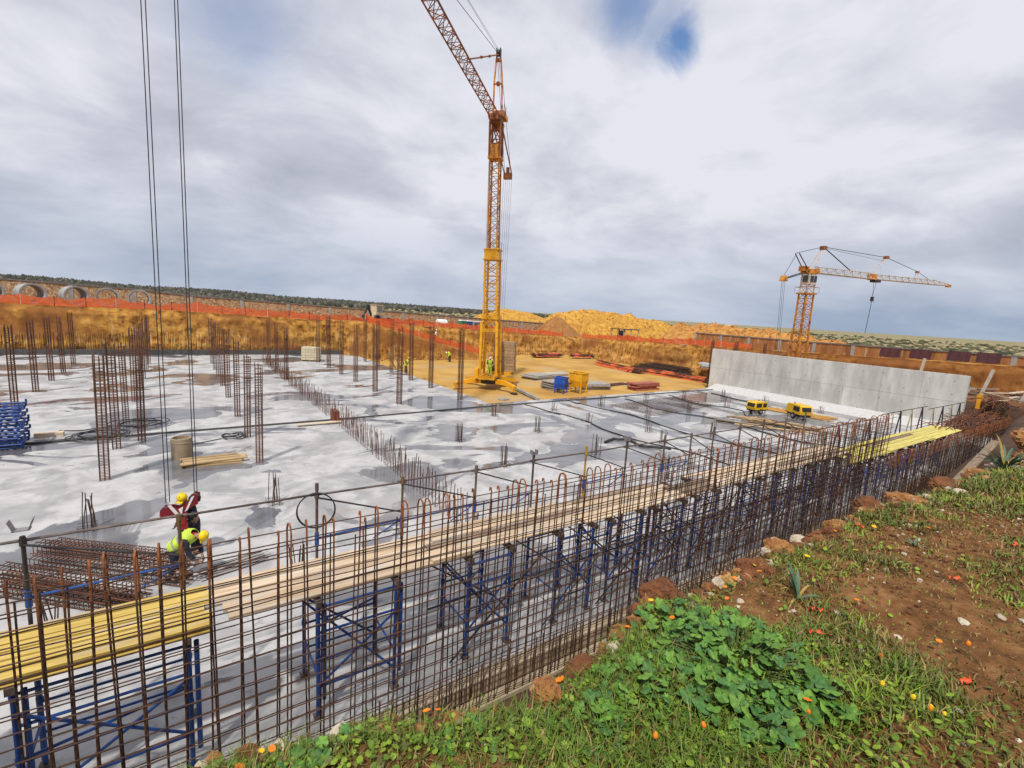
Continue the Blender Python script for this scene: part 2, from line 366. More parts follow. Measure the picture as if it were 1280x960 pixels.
def spoil_foot():
    mb = MB()
    for k in range(900):
        s = random.random()
        if k % 3: u, v = 37+s*22, 65.6-abs(random.gauss(0, .5))
        elif k % 2: u, v = 58.9-abs(random.gauss(0, .5)), 38+s*26
        else: u, v = 19.8+s*17, 61.0-abs(random.gauss(0, .4))
        r = random.uniform(.08, .3)*random.choice((.6, 1, 1.3)); rot = Matrix.Rotation(random.uniform(0, 6), 3, 'Z') @ Matrix.Rotation(random.uniform(0, 6), 3, 'X')
        o = Vector((u, v, pitz(u, v)+r*.3)); mb.add([o+rot @ Vector((p[0]*r, p[1]*r*.8, p[2]*r*.7)) for p in ((1, 0, 0), (.2, 1, .1), (-1, .2, 0), (-.1, -1, .2), (.1, .1, 1), (0, -.1, -1))], [(0, 1, 4), (1, 2, 4), (2, 3, 4), (3, 0, 4), (1, 0, 5), (2, 1, 5), (3, 2, 5), (0, 3, 5)])
    mb.build('fallen_clods', FACE)['kind'] = 'stuff'
spoil_foot()
def slab_material():
    m = bpy.data.materials.new('slab_concrete'); m.use_nodes = True; nt = m.node_tree; N = nt.nodes; L = nt.links
    b = N['Principled BSDF']
    g = N.new('ShaderNodeNewGeometry'); sx = N.new('ShaderNodeSeparateXYZ'); L.new(g.outputs[0], sx.inputs[0])
    def nz(s, d=5, st=(1, 1, 1), off=0, dist=0.0, rough=0.55):
        mp = N.new('ShaderNodeMapping'); mp.inputs['Scale'].default_value = st; mp.inputs['Location'].default_value = (off, off, 0); L.new(g.outputs[0], mp.inputs[0])
        t = N.new('ShaderNodeTexNoise'); t.inputs['Scale'].default_value = s; t.inputs['Detail'].default_value = d; t.inputs['Roughness'].default_value = rough; t.inputs['Distortion'].default_value = dist; L.new(mp.outputs[0], t.inputs['Vector']); return t.outputs['Fac']
    def ramp(f, pts):
        r = N.new('ShaderNodeValToRGB'); L.new(f, r.inputs[0]); e = r.color_ramp.elements
        while len(e) < len(pts): e.new(0.5)
        for k, (p, c) in zip(e, pts): k.position = p; k.color = (c if isinstance(c, tuple) else (c, c, c)) + (1,)
        return r.outputs[0]
    def mth(op, a, c=None):
        x = N.new('ShaderNodeMath'); x.operation = op
        for i, q in enumerate((a, c)):
            if q is None: continue
            if isinstance(q, (int, float)): x.inputs[i].default_value = q
            else: L.new(q, x.inputs[i])
        return x.outputs[0]
    base = ramp(nz(0.9, 7, rough=0.65), [(0.30, (0.32, 0.318, 0.315)), (0.50, (0.45, 0.443, 0.437)), (0.72, (0.54, 0.53, 0.52))])
    # large wet patches, more of them on the lower right part of the slab
    mr = N.new('ShaderNodeMapRange'); L.new(sx.outputs[0], mr.inputs[0]); mr.inputs[1].default_value = 14; mr.inputs[2].default_value = 24; mr.inputs[3].default_value = 0.0; mr.inputs[4].default_value = 0.040
    wet_n = mth('ADD', nz(0.20, 9, (0.8, 1.15, 1), 3.0, 0.8, 0.53), mr.outputs[0])
    nr = N.new('ShaderNodeMapRange'); L.new(sx.outputs[1], nr.inputs[0]); nr.inputs[1].default_value = 10; nr.inputs[2].default_value = 15; nr.inputs[3].default_value = -0.06; nr.inputs[4].default_value = 0.0
    wet_n = mth('ADD', wet_n, nr.outputs[0])
    wet = ramp(wet_n, [(0.536, 0.0), (0.545, 1.0)])
    # damp bands along the pour lines
    band = None
    for u0, w_ in ((20.6, 0.35), (24.9, 0.3), (27.2, 0.5), (31.8, 0.3), (36.5, 0.6), (41.0, 0.4)):
        d = mth('ABSOLUTE', mth('SUBTRACT', mth('ADD', sx.outputs[0], mth('MULTIPLY', mth('SUBTRACT', nz(0.35, 4), 0.5), 1.8)), u0+0.0))
        q = ramp(mth('DIVIDE', d, w_*1.5), [(0.5, 1.0), (0.9, 0.0)])
        band = q if band is None else mth('MAXIMUM', band, q)
    near = ramp(mth('DIVIDE', sx.outputs[1], 60.0), [(0.47, 1.0), (0.50, 0.0)])
    wet = mth('MAXIMUM', wet, mth('MULTIPLY', band, near))
    damp = ramp(nz(0.5, 6, (1, 1, 1), 9.0, 1.0), [(0.47, 0.0), (0.57, 0.42)])
    spots = ramp(nz(2.6, 8, (1, 1, 1), 21.0, 0.5, 0.7), [(0.60, 0.0), (0.64, 0.5)])
    trowel = ramp(nz(1.1, 6, (1, 6, 1), 17.0, 1.5, 0.65), [(0.52, 0.0), (0.72, 0.28)])
    k = mth('MAXIMUM', mth('MAXIMUM', wet, damp), mth('MAXIMUM', spots, trowel))
    mx = N.new('ShaderNodeMixRGB'); L.new(k, mx.inputs[0]); L.new(base, mx.inputs[1])
    wc = ramp(nz(0.6, 4, off=5), [(0.35, (0.105, 0.105, 0.115)), (0.65, (0.205, 0.20, 0.205))]); L.new(wc, mx.inputs[2])
    st = ramp(nz(0.16, 5, (1, 1, 1), 14.0, 0.4), [(0.58, 0.0), (0.68, 0.5)])             # brownish mud film
    m2 = N.new('ShaderNodeMixRGB'); L.new(st, m2.inputs[0]); L.new(mx.outputs[0], m2.inputs[1]); m2.inputs[2].default_value = (0.36, 0.32, 0.29, 1)
    L.new(m2.outputs[0], b.inputs['Base Color'])
    L.new(ramp(wet, [(0.0, 0.85), (1.0, 0.10)]), b.inputs['Roughness'])
    bn = N.new('ShaderNodeBump'); bn.inputs['Distance'].default_value = 0.01; L.new(nz(14, 6), bn.inputs['Height'])
    L.new(ramp(wet, [(0.0, 0.5), (1.0, 0.02)]), bn.inputs['Strength']); L.new(bn.outputs[0], b.inputs['Normal'])
    return m
SLAB = slab_material()
def slab():
    mb = MB()
    poly = [(-58, 7.0), (48.1, 7.0), (48.1, 30.4), (19.2, 30.4), (19.2, 65.6), (-58, 65.6)]
    n = len(poly); vs = [(x, y, 0.0) for x, y in poly] + [(x, y, -0.5) for x, y in poly]
    mb.add(vs, [tuple(range(n))] + [(i, i+n, (i+1) % n+n, (i+1) % n) for i in range(n)])
    mb.build('concrete_slab', SLAB)['kind'] = 'structure'
    c = MB(); c.box((-19.45, 65.0, 0.27), (77.3, 0.35, 0.54)); c.build('slab_upstand', mat('dark_upstand', (0.10, 0.095, 0.09), (0.06, 0.056, 0.055), rough=0.9))['kind'] = 'structure'
    c = MB(); c.beam((-58, 27.9, 0.035), (7.3, 28.75, 0.035), 0.16, 0.07); c.beam((7.5, 28.76, 0.035), (19.2, 29.4, 0.035), 0.14, 0.07); c.beam((19.4, 29.3, 0.035), (47.9, 29.5, 0.035), 0.12, 0.07)
    c.build('pour_joint', mat('joint_dark', (0.085, 0.08, 0.08), (0.05, 0.05, 0.05), rough=0.8))['kind'] = 'structure'
    c = MB(); c.box((10, 6.86, 0.04), (60, 0.27, 0.30)); c.box((10, 6.60, -0.16), (60, 0.24, 0.08)); c.build('footing_kerb', mat('kerb_timber', (0.46, 0.37, 0.26), (0.30, 0.23, 0.15), rough=0.9, scale=2, bump=0.3))['kind'] = 'structure'
    # sloping haunch at the foot of the concrete wall
    h = MB(); h.prism([(-1.9, 0.004), (0, 0.004), (0, 0.5), (-0.5, 0.36)], 20.2, Matrix.Translation((48.3, 20.2, 0))); h.build('wall_haunch', mat('pale_haunch', (0.55, 0.54, 0.53), (0.46, 0.45, 0.44), rough=0.9))['kind'] = 'structure'
slab()

def soil_fill():                                    # dark earth bank closing the near right corner
    us = lin(24, 60.2, 90); vs = lin(0.8, 13.5, 46)
    def zf(u, v):
        a = sstep(23.5, 30.5, u)*1.2 + sstep(29, 38, u)*0.75 + sstep(38, 54, u)*0.35
        lim = 5.7 if u < 36.5 else 5.7 + sstep(36.5, 46, u)*0.8 + sstep(49, 50, u)*8
        k = 1 - sstep(lim, lim+1.3, v)
        side = sstep(7, 2.2, v)*0.5*sstep(24, 32, u)
        return (u, v, -0.45 + (0.45+a+side)*k + 0.16*fbm(u*0.7, v*0.7, 5)*k)
    put('soil_slope', grid_mesh('soil_slope', us, vs, zf, DARKSOIL, smooth=False), kind='structure')
    return zf
SOILF = soil_fill()
put('trench_floor', grid_mesh('trench_floor', lin(-20, 60, 80), lin(1.2, 7.2, 12), lambda u, v: (u, v, -0.2+0.07*fbm(u, v, 2)), DARKSOIL), kind='structure')

# ------------------------------------------------------------------ foreground bank
EDGE = ((-8, 2.1), (-1, 2.05), (.1, 2.0), (.5, 1.90), (.9, 1.72), (1.3, 1.57), (1.7, 1.57), (2.1, 1.73), (2.5, 1.83), (3.3, 1.75), (4.2, 1.79), (5.9, 1.82), (6.8, 1.68), (8.5, 1.58), (9.6, 1.46), (13, 1.62), (60, 1.6))
def bank_edge(u):
    for (a, x), (b, y) in zip(EDGE[:-1], EDGE[1:]):
        if u <= b: break
    k = min(1, max(0, (u-a)/(b-a))); k = k*k*(3-2*k)
    return x+(y-x)*k + 0.05*noise.noise((u*2.6, 7, 0)) + 0.035*noise.noise((u*7, 1, 0))
def bankz(u, v):
    z = 5.17 + 0.08*max(0, 1.9-v) + 0.05*fbm(u*0.8, v*0.8, 1) + 0.022*fbm(u*4, v*4, 6) + 0.008*fbm(u*14, v*14, 2)
    e = bank_edge(u)
    if v > e-0.25: z -= 0.05*sstep(e-0.2, e, v)
    if v > e: z -= (v-e)*9 if v-e < 0.25 else 2.25+(v-e-0.25)*6
    return z
def bank_material():
    m = bpy.data.materials.new('red_brown_bank_soil'); m.use_nodes = True; nt = m.node_tree; N = nt.nodes; L = nt.links
    b = N['Principled BSDF']; b.inputs['Roughness'].default_value = 0.95; b.inputs['Specular IOR Level'].default_value = 0.15
    g = N.new('ShaderNodeNewGeometry')
    def nz(s, d=6):
        t = N.new('ShaderNodeTexNoise'); t.inputs['Scale'].default_value = s; t.inputs['Detail'].default_value = d; t.inputs['Roughness'].default_value = 0.7; L.new(g.outputs[0], t.inputs['Vector']); return t.outputs['Fac']
    def ramp(f, pts):
        r = N.new('ShaderNodeValToRGB'); L.new(f, r.inputs[0]); e = r.color_ramp.elements
        while len(e) < len(pts): e.new(0.5)
        for k, (p, c) in zip(e, pts): k.position = p; k.color = (*c, 1)
        return r.outputs[0]
    a = ramp(nz(6), [(0.3, (0.075, 0.034, 0.014)), (0.5, (0.18, 0.082, 0.029)), (0.68, (0.29, 0.15, 0.06))])
    s = ramp(nz(30, 3), [(0.66, (0, 0, 0)), (0.70, (1, 1, 1))])
    mx = N.new('ShaderNodeMixRGB'); L.new(s, mx.inputs[0]); L.new(a, mx.inputs[1]); mx.inputs[2].default_value = (0.42, 0.28, 0.16, 1); L.new(mx.outputs[0], b.inputs['Base Color'])
    bn = N.new('ShaderNodeBump'); bn.inputs['Strength'].default_value = 0.9; bn.inputs['Distance'].default_value = 0.03; L.new(nz(18), bn.inputs['Height']); L.new(bn.outputs[0], b.inputs['Normal'])
    return m
BANKM = bank_material()
us = lin(-6.5, -1.2, 12) + lin(-1.15, 6, 180) + lin(6.06, 14, 110)[1:] + lin(14.2, 40, 60)
vs = lin(-6, -0.6, 14) + lin(-0.5, 1.5, 46) + lin(1.53, 2.3, 26) + [2.4, 2.55, 2.75, 3.0]
put('grassy_bank', grid_mesh('grassy_bank', us, vs, lambda u, v: (u, v, max(-0.4, bankz(u, v))), BANKM), kind='structure')

# ------------------------------------------------------------------ far land: hills, forest, scrub
def far_land():
    FOREST = [mat('forest_dark', (0.045, 0.046, 0.034), (0.028, 0.03, 0.022), rough=0.95, scale=0.05), mat('forest_olive', (0.075, 0.070, 0.052), (0.05, 0.047, 0.036), rough=0.95, scale=0.05), mat('forest_grey', (0.15, 0.135, 0.105), (0.10, 0.09, 0.07), rough=0.95, scale=0.05)]
    hillm = mat('hill_scrub', (0.20, 0.18, 0.10), (0.09, 0.085, 0.05), rough=0.95, scale=0.03)
    def hz(u, v):
        a = math.degrees(math.atan2(u, v)); d = math.hypot(u, v)
        amp = 9.5*sstep(42, -25, a)*(0.85+0.3*noise.noise((a*0.15, 0, 0)))
        return 1.4 + amp*sstep(400, 680, d)*(1-sstep(900, 1500, d))
    V = []; na, nd = 60, 16
    angs = lin(-60, 60, na); ds = lin(330, 1600, nd)
    for d in ds:
        for a in angs: V.append((d*math.sin(R(a)), d*math.cos(R(a)), hz(d*math.sin(R(a)), d*math.cos(R(a)))))
    F = [(j*na+i, j*na+i+1, (j+1)*na+i+1, (j+1)*na+i) for j in range(nd-1) for i in range(na-1)]
    put('hills', np_mesh('hills', V, F, [hillm], smooth=True), kind='structure')
    # forest: clumps of leaf-mass facets, thinning to the right
    ico = np.array([(0, 0, 1)] + [(0.894*math.cos(2*pi*k/5), 0.894*math.sin(2*pi*k/5), 0.447) for k in range(5)] + [(0.894*math.cos(2*pi*(k+.5)/5), 0.894*math.sin(2*pi*(k+.5)/5), -0.447) for k in range(5)] + [(0, 0, -1)])
    fi = []
    for k in range(5):
        l = (k+1) % 5; fi += [(0, 1+k, 1+l), (1+k, 6+k, 1+l), (1+l, 6+k, 6+l), (11, 6+l, 6+k)]
    fi = np.array(fi)
    def clumps(name, gen, mats):
        Vs = []; Fs = []; M = []; o = 0
        for (x, y, z, r, h, mi) in gen:
            q = ico*(1+rng.uniform(-.28, .28, (12, 1)))*np.array([r, r, h])+np.array([x, y, z+h*0.7]); Vs.append(q); Fs.append(fi+o); o += 12; M += [mi]*20
        ob = put(name, np_mesh(name, np.concatenate(Vs), np.concatenate(Fs), mats, M), kind='stuff'); return ob
    def forest():
        for k in range(19000):
            a = rng.uniform(-16, 42); d = rng.uniform(400, 760)
            if a > 30 and rng.random() < (a-30)/12: continue
            u, v = d*math.sin(R(a)), d*math.cos(R(a)); s = rng.uniform(0.7, 1.3)
            yield (u, v, hz(u, v)-0.8, 1.7*s, 2.2*s*rng.uniform(.85, 1.2), int(rng.choice([0, 0, 1, 1, 2])))
    clumps('distant_forest', forest(), FOREST)
    SCR = [mat('scrub_olive', (0.115, 0.105, 0.042), (0.07, 0.066, 0.028), rough=0.95, scale=1), mat('scrub_dry', (0.36, 0.30, 0.18), (0.26, 0.21, 0.12), rough=0.95, scale=1), mat('scrub_dark', (0.05, 0.055, 0.025), (0.035, 0.04, 0.02), rough=0.95, scale=1)]
    def scrub():
        n = 0
        while n < 5200:
            a = rng.uniform(-14, 84); d = 95*math.exp(rng.uniform(0, 1.9)); u, v = d*math.sin(R(a)), d*math.cos(R(a))
            if (u < 70 and v < 79): continue
            if 50 < u < 125 and 66 < v < 95: continue
            n += 1; s = rng.uniform(0.4, 1.2)*(0.6+d/400); yield (u, v, tz(u, v)-0.25*s, 1.1*s, 0.55*s, int(rng.choice([0, 0, 1, 1, 2])))
    clumps('scrub', scrub(), SCR)
far_land()

# ------------------------------------------------------------------ spoil heaps
OCHRE = mat('ochre_rubble', (0.62, 0.34, 0.055), (0.36, 0.17, 0.028), rough=0.95, scale=1.1, bump=0.6, bscale=3, detail=6)
BROWNE = mat('brown_spoil', (0.36, 0.17, 0.05), (0.24, 0.10, 0.03), rough=0.95, scale=1.0, bump=0.5, bscale=3)
ORANGER = mat('orange_rubble', (0.55, 0.27, 0.07), (0.30, 0.13, 0.03), rough=0.95, scale=1.0, bump=0.6, bscale=3, detail=6)
OCT = [(1, 0, 0), (.2, 1, .1), (-1, .2, 0), (-.1, -1, .2), (.1, .1, 1), (0, -.1, -1)]; OCTF = [(0, 1, 4), (1, 2, 4), (2, 3, 4), (3, 0, 4), (1, 0, 5), (2, 1, 5), (3, 2, 5), (0, 3, 5)]
def mound(label, cx, cy, lu, lv, prof, m, rough=0.5, rz=0.0, rocks=260, res=54):
    """prof: list of (t along the ridge -1..1, height above ground)"""
    t = thing('spoil_heap', label, 'heap', (cx, cy, tz(cx, cy)), rz)
    xs = lin(-1, 1, res); ys = lin(-1, 1, max(18, int(res*lv/lu)))
    def h(a, b):
        i = 0
        while i < len(prof)-2 and a > prof[i+1][0]: i += 1
        (x0, h0), (x1, h1) = prof[i], prof[i+1]; k = min(1, max(0, (a-x0)/(x1-x0))); k = k*k*(3-2*k); hh = h0+(h1-h0)*k
        return hh*max(0, 1-abs(b)**1.35)
    def zf(a, b):
        z = h(a, b); n = rough*(fbm(a*lu*0.35+cx, b*lv*0.35, 3, 5)+0.4*noise.noise((a*lu*1.3, b*lv*1.3, cx)))
        return (a*lu, b*lv, z + n*min(1, z/1.0) - 0.25)
    put('heap_body', grid_mesh('heap_body', xs, ys, zf, m, smooth=False), t)
    mb = MB()
    for k in range(rocks):
        a, b = random.uniform(-1, 1), random.uniform(-1, 0.5); x, y, z = zf(a, b)
        if z < 0.1: continue
        s = random.uniform(0.18, 0.5)*(1 if rough > 0.3 else 0.6)
        Mx = Matrix.Rotation(random.uniform(0, 6), 3, 'Z') @ Matrix.Rotation(random.uniform(0, 6), 3, 'X')
        s *= .62; q = [Mx @ Vector((p[0]*s*random.uniform(.6, 1.1), p[1]*s*random.uniform(.6, 1.1), p[2]*s*random.uniform(.5, .9))) + Vector((x, y, z+.05)) for p in OCT]; mb.add(q, OCTF)
    if mb.v: mb.build('loose_rubble', m, t)['kind'] = 'stuff'
    return t
mound('long ochre rubble heap, tallest on the skyline right of the yellow crane', 87, 80, 33, 8, [(-1, 0.2), (-0.8, 3.2), (-0.57, 5.8), (-0.36, 6.5), (0.0, 6.0), (0.35, 4.7), (0.75, 2.9), (1, 0.3)], OCHRE, 0.75, rocks=900, res=110)
mound('smooth ochre heap behind the stone boundary wall just right of the crane mast', 75, 111, 17, 8, [(-1, 0.2), (-0.45, 4.2), (-0.1, 5.7), (0.2, 5.4), (0.9, 3.4), (1, 3.0)], OCHRE, 0.25, rocks=120)
mound('small brown conical heap in front of the long ochre heap', 61, 73.5, 6.2, 5, [(-1, 0.1), (0, 4.1), (1, 0.1)], BROWNE, 0.2, rocks=60, res=36)
mound('low orange rubble heap behind the small crane mast', 92, 49, 20, 6, [(-1, 0.3), (-0.5, 2.6), (0.1, 3.6), (0.6, 3.9), (1, 3.2)], ORANGER, 0.7, rz=pi/2, rocks=700, res=80)
mound('dark heap of debris on the skyline beside the far truck', 96, 69, 4.0, 3, [(-1, 0.1), (0, 3.6), (1, 0.2)], mat('dark_debris', (0.10, 0.075, 0.06), (0.05, 0.04, 0.035), rough=0.95), 0.5, rz=pi/2, rocks=60, res=24)

# ------------------------------------------------------------------ stone boundary walls
STONE = mat('rubble_stone_wall', (0.44, 0.30, 0.17), (0.24, 0.125, 0.06), rough=0.95, scale=3.2, detail=2, bump=0.7, bscale=4, c3=(0.56, 0.46, 0.34), s3=4.5, lo3=0.56, hi3=0.60)
STONE_O = mat('orange_streaked_wall', (0.42, 0.20, 0.075), (0.22, 0.085, 0.03), rough=0.95, scale=1.0, stretch=(1.6, 1.6, 0.3), detail=4, bump=0.5, c3=(0.47, 0.33, 0.2), s3=1.4, lo3=0.6, hi3=0.66)
COPING = mat('wall_coping', (0.20, 0.185, 0.17), (0.13, 0.12, 0.11), rough=0.9)
def boundary(label, pts, topf, step, m):
    t = thing('boundary_wall', label, 'wall')
    for (a, b) in zip(pts[:-1], pts[1:]):
        a = Vector((*a, 0)); b = Vector((*b, 0)); L_ = (b-a).length; n = max(1, round(L_/step)); d = (b-a)/n
        for k in range(n):
            p, q = a+d*k, a+d*(k+1); e = d.normalized(); z0 = min(tz(p.x, p.y), tz(q.x, q.y))-0.4
            pz, qz = topf(p.x, p.y), topf(q.x, q.y)
            nn = Vector((-e.y, e.x, 0))*0.15; P, Q = p+e*0.2, q-e*0.2
            mb = MB(); mb.add([P-nn+Vector((0, 0, z0)), Q-nn+Vector((0, 0, z0)), Q+nn+Vector((0, 0, z0)), P+nn+Vector((0, 0, z0)), P-nn+Vector((0, 0, pz)), Q-nn+Vector((0, 0, qz)), Q+nn+Vector((0, 0, qz)), P+nn+Vector((0, 0, pz))],
                   [(3, 2, 1, 0), (4, 5, 6, 7), (0, 1, 5, 4), (1, 2, 6, 5), (2, 3, 7, 6), (3, 0, 4, 7)]); mb.build('wall_panel', m, t)
            mb = MB(); mb.box((p.x, p.y, (z0+pz)/2), (0.42, 0.42, pz-z0), math.atan2(e.y, e.x)); mb.build('pilaster', CGREY, t)
            mb = MB(); mb.beam(p+Vector((0, 0, pz+0.07)), q+Vector((0, 0, qz+0.07)), 0.46, 0.14); mb.build('coping', COPING, t)
boundary('long rubble stone boundary wall with grey pilasters behind the far pit rim', [(-40, 75), (-10, 75), (30, 75), (72, 76)], lambda u, v: 6.45-0.026*max(u, -15)+(0.25 if u < 0 else 0), 6.0, STONE)
boundary('orange streaked boundary wall with pilasters behind the small crane', [(66.5, 46), (66, 20), (66, -40)], lambda u, v: 5.3+0.012*max(0, 30-v), 4.6, STONE_O)

# ------------------------------------------------------------------ free-standing concrete wall
def cwall():
    t = thing('concrete_wall', 'tall pale grey concrete wall standing along the right edge of the slab', 'wall', (48.3, 10, 0))
    m = mat('cast_wall_concrete', (0.60, 0.585, 0.55), (0.43, 0.415, 0.39), rough=0.85, scale=0.9, detail=8, rand=.045, bump=0.15, bscale=8, stretch=(1, 1.2, 0.35), c3=(0.40, 0.385, 0.36), s3=0.7, lo3=0.48, hi3=0.66)
    ys = [0.0, 2.7, 5.4, 8.1, 10.8, 13.5, 16.2, 18.9, 21.2]
    for i in range(8):
        for j, (z0, z1) in enumerate(((0.0, 2.2), (2.2, 4.25))):
            mb = MB(); mb.box((0.2, (ys[i]+ys[i+1])/2, (z0+z1)/2), (0.40, ys[i+1]-ys[i]-0.014, z1-z0-0.016)); o = mb.build('wall_panel', m, t)
    mb = MB(); mb.box((0.22, 10.6, 2.12), (0.34, 21.18, 4.2)); mb.build('wall_core', m, t)
    mb = MB()
    for i in range(14):
        for z in (.55, 1.65, 2.75, 3.75): mb.tube((-.012, .8+i*1.5, z), (.01, .8+i*1.5, z), .03, 8)
    mb.build('tie_holes', STEEL, t)['kind'] = 'stuff'
    for i in range(22):
        mb = MB(); y = 0.4+i*0.97
        for dx in (0.08, 0.32):
            mb.tube((dx, y, 4.2), (dx+random.uniform(-.03, .03), y+random.uniform(-.03, .03), 4.2+random.uniform(0.15, 0.35)+(.35 if i > 11 else 0)), 0.012, 5)
        mb.build('starter_bar', RUST_D, t)
cwall()
# ------------------------------------------------------------------ lattice helpers
def lattice(mb, p0, p1, half, side_pairs, n, r, mi=0, zig=True):
    """diagonals and frames between chord lines given as functions of t"""
    for (fa, fb) in side_pairs:
        for i in range(n):
            a, b = i/n, (i+1)/n
            mb.tube(fa(a), fb(b) if i % 2 == 0 or not zig else fb(b), r, 4, mi=mi) if i % 2 == 0 else mb.tube(fb(a), fa(b), r, 4, mi=mi)
            mb.tube(fa(b), fb(b), r*0.9, 4, mi=mi)
def square_mast(t, z0, z1, h0, h1, n, rc, rb, mc, mbm, cname, bname):
    cs = [lambda s, sx=sx, sy=sy: Vector((sx*(h0+(h1-h0)*s), sy*(h0+(h1-h0)*s), z0+(z1-z0)*s)) for sx, sy in ((-1, -1), (1, -1), (1, 1), (-1, 1))]
    for c in cs:
        m = MB(); m.beam(c(0), c(1), rc*2, rc*2); m.build(cname, mc, t)
    m = MB(); lattice(m, None, None, None, [(cs[i], cs[(i+1) % 4]) for i in range(4)], n, rb); m.build(bname, mbm, t)['kind'] = 'stuff'
def tri_jib(t, x0, x1, z0, z1, w, h, n, rc, rb, mc, mbm, tip=0.35):
    zz = lambda s: z0+(z1-z0)*s
    k = lambda s: 1 if s < 0.8 else 1-(s-0.8)/0.2*(1-tip)
    c = [lambda s: Vector((x0+(x1-x0)*s, -w/2*k(s), zz(s))), lambda s: Vector((x0+(x1-x0)*s, w/2*k(s), zz(s))), lambda s: Vector((x0+(x1-x0)*s, 0, zz(s)+h*k(s)))]
    for f in c:
        m = MB(); m.path([f(0), f(0.8), f(1)], rc, 6); m.build('jib_chord', mc, t)
    m = MB(); lattice(m, None, None, None, [(c[0], c[1]), (c[1], c[2]), (c[2], c[0])], n, rb); m.build('jib_lacing', mbm, t)['kind'] = 'stuff'
    return c

def crane_main():
    ang = math.atan2(14.4-37.8, -0.1-23.8)
    t = thing('tower_crane', 'tall yellow tower crane with rusty orange jib standing in the pit on four outriggers', 'crane')
    left = Vector((-0.82, 0.572, 0)); ax = Vector((0, 0, 1)).cross(left)
    M = Matrix.Translation((23.8, 37.8, -0.3)) @ Matrix.Rotation(R(1.5), 4, ax) @ Matrix.Rotation(ang, 4, 'Z')
    t.matrix_world = M
    # undercarriage
    for a in (-80, 12, 100, 168):
        d = Matrix.Rotation(R(a)-ang, 3, 'Z') @ Vector((1, 0, 0)); ln = 3.4
        m = MB(); m.beam(d*0.5+Vector((0, 0, .78)), d*(ln*0.62)+Vector((0, 0, .80)), .34, .42); m.beam(d*(ln*0.6)+Vector((0, 0, .80)), d*ln+Vector((0, 0, .50)), .30, .36); m.tube(d*(ln-.12)+Vector((0, 0, .5)), d*(ln-.12)+Vector((0, 0, 0.06)), .11, 8)
        o = m.build('outrigger', CYEL, t)
        m = MB(); m.lathe([(0.34, 0.0), (0.34, 0.07), (0.12, 0.12)], 12, d*(ln-.12)); m.build('foot_pad', STEEL, o)
    m = MB(); m.lathe([(0.9, 0.55), (0.95, 0.7), (0.95, 1.0), (0.8, 1.08)], 20); m.build('slewing_ring', STEEL, t)
    m = MB()
    for y in (-.62, .62): m.beam((-3.5, y, 1.18), (1.35, y, 1.18), .2, .3)
    m.box((1.3, 0, 1.18), (.22, 1.5, .34)); m.box((-1.4, 0, 1.12), (4.0, 1.2, .08)); m.box((-3.45, .3, 1.18), (.2, 2.6, .3)); m.box((-2.4, .3, 1.18), (.2, 2.6, .3)); m.build('slewing_platform', CYEL, t)
    m = MB(); Mx = Matrix.Rotation(pi/2, 3, 'X'); m.lathe([(.42, -.5), (.42, -.45), (.26, -.45), (.26, .45), (.42, .45), (.42, .5)], 14, (-1.55, 0, 1.75), M=Mx); m.build('winch_drum', STEEL, t)
    m = MB(); m.box((1.0, -.95, 1.55), (.7, .35, .9)); m.build('control_cabinet', CYEL, t)
    for k in range(10):
        m = MB(); q = random.uniform(-.03, .03); b = .035
        m.prism([(-1.05+q, 0.02), (-1.03+q, 0), (1.03+q, 0), (1.05+q, .03), (1.05+q, .25), (1.02+q, .28), (-1.02+q, .28), (-1.05+q, .25)], .95, Matrix.Translation((-2.95+random.uniform(-.02, .02), .75, 1.34+k*.295)) @ Matrix.Rotation(pi/2, 4, 'Z'))
        m.build('ballast_block', mat('ballast_concrete', (0.40, 0.27, 0.15), (0.30, 0.19, 0.10), rough=0.9, scale=2, bump=0.2, rand=0.1), t)
    # lower mast: heavy open portal, then lattice
    square_mast(t, 1.3, 6.2, .78, .70, 1, .11, .03, CYEL, CYEL, 'portal_leg', 'portal_frame')
    m = MB()
    for z in (5.45, 6.6):
        for s in (-1, 1): m.box((s*.70, 0, z), (.14, 1.5, .30)); m.box((0, s*.70, z), (1.26, .14, .30))
    for s in (-1, 1):
        m.tube((s*.70, -.6, 5.6), (s*.70, .0, 6.5), .05, 6); m.tube((s*.70, .6, 5.6), (s*.70, 0, 6.5), .05, 6); m.tube((-.6, s*.70, 5.6), (0, s*.70, 6.5), .05, 6); m.tube((.6, s*.70, 5.6), (0, s*.70, 6.5), .05, 6)
    m.build('mast_collar', CYEL, t); m = MB(); m.box((0, -.74, 2.2), (1.4, .06, .7)); m.build('portal_plate', CYEL, t)
    square_mast(t, 6.2, 11.7, .60, .56, 8, .085, .035, CYEL, CYEL, 'lower_mast_chord', 'lower_mast_lacing')
    m = MB(); m.box((0, 0, 11.75), (1.5, 1.5, .1)); m.box((.62, 0, 12.2), (.1, 1.1, .8)); m.box((0, -.62, 12.2), (1.1, .1, .8)); m.box((0, .62, 12.2), (1.1, .1, .8)); m.box((0, 0, 12.62), (1.45, 1.45, .1)); m.box((-1.1, 0, 12.3), (.9, .8, .06))
    m.build('mast_clamp', CYEL, t)
    m = MB()
    for x, y in ((-.7, -.4), (-1.5, -.4), (-1.5, .4), (-.7, .4)): m.tube((x, y, 12.3), (x, y, 13.4), .02, 4)
    for z in (12.85, 13.4): m.path([(-.7, -.4, z), (-1.5, -.4, z), (-1.5, .4, z), (-.7, .4, z)], .018, 4)
    m.build('platform_railing', CYEL, t)
    square_mast(t, 12.6, 20.3, .42, .40, 12, .06, .028, CORA, CORA, 'upper_mast_chord', 'upper_mast_lacing')
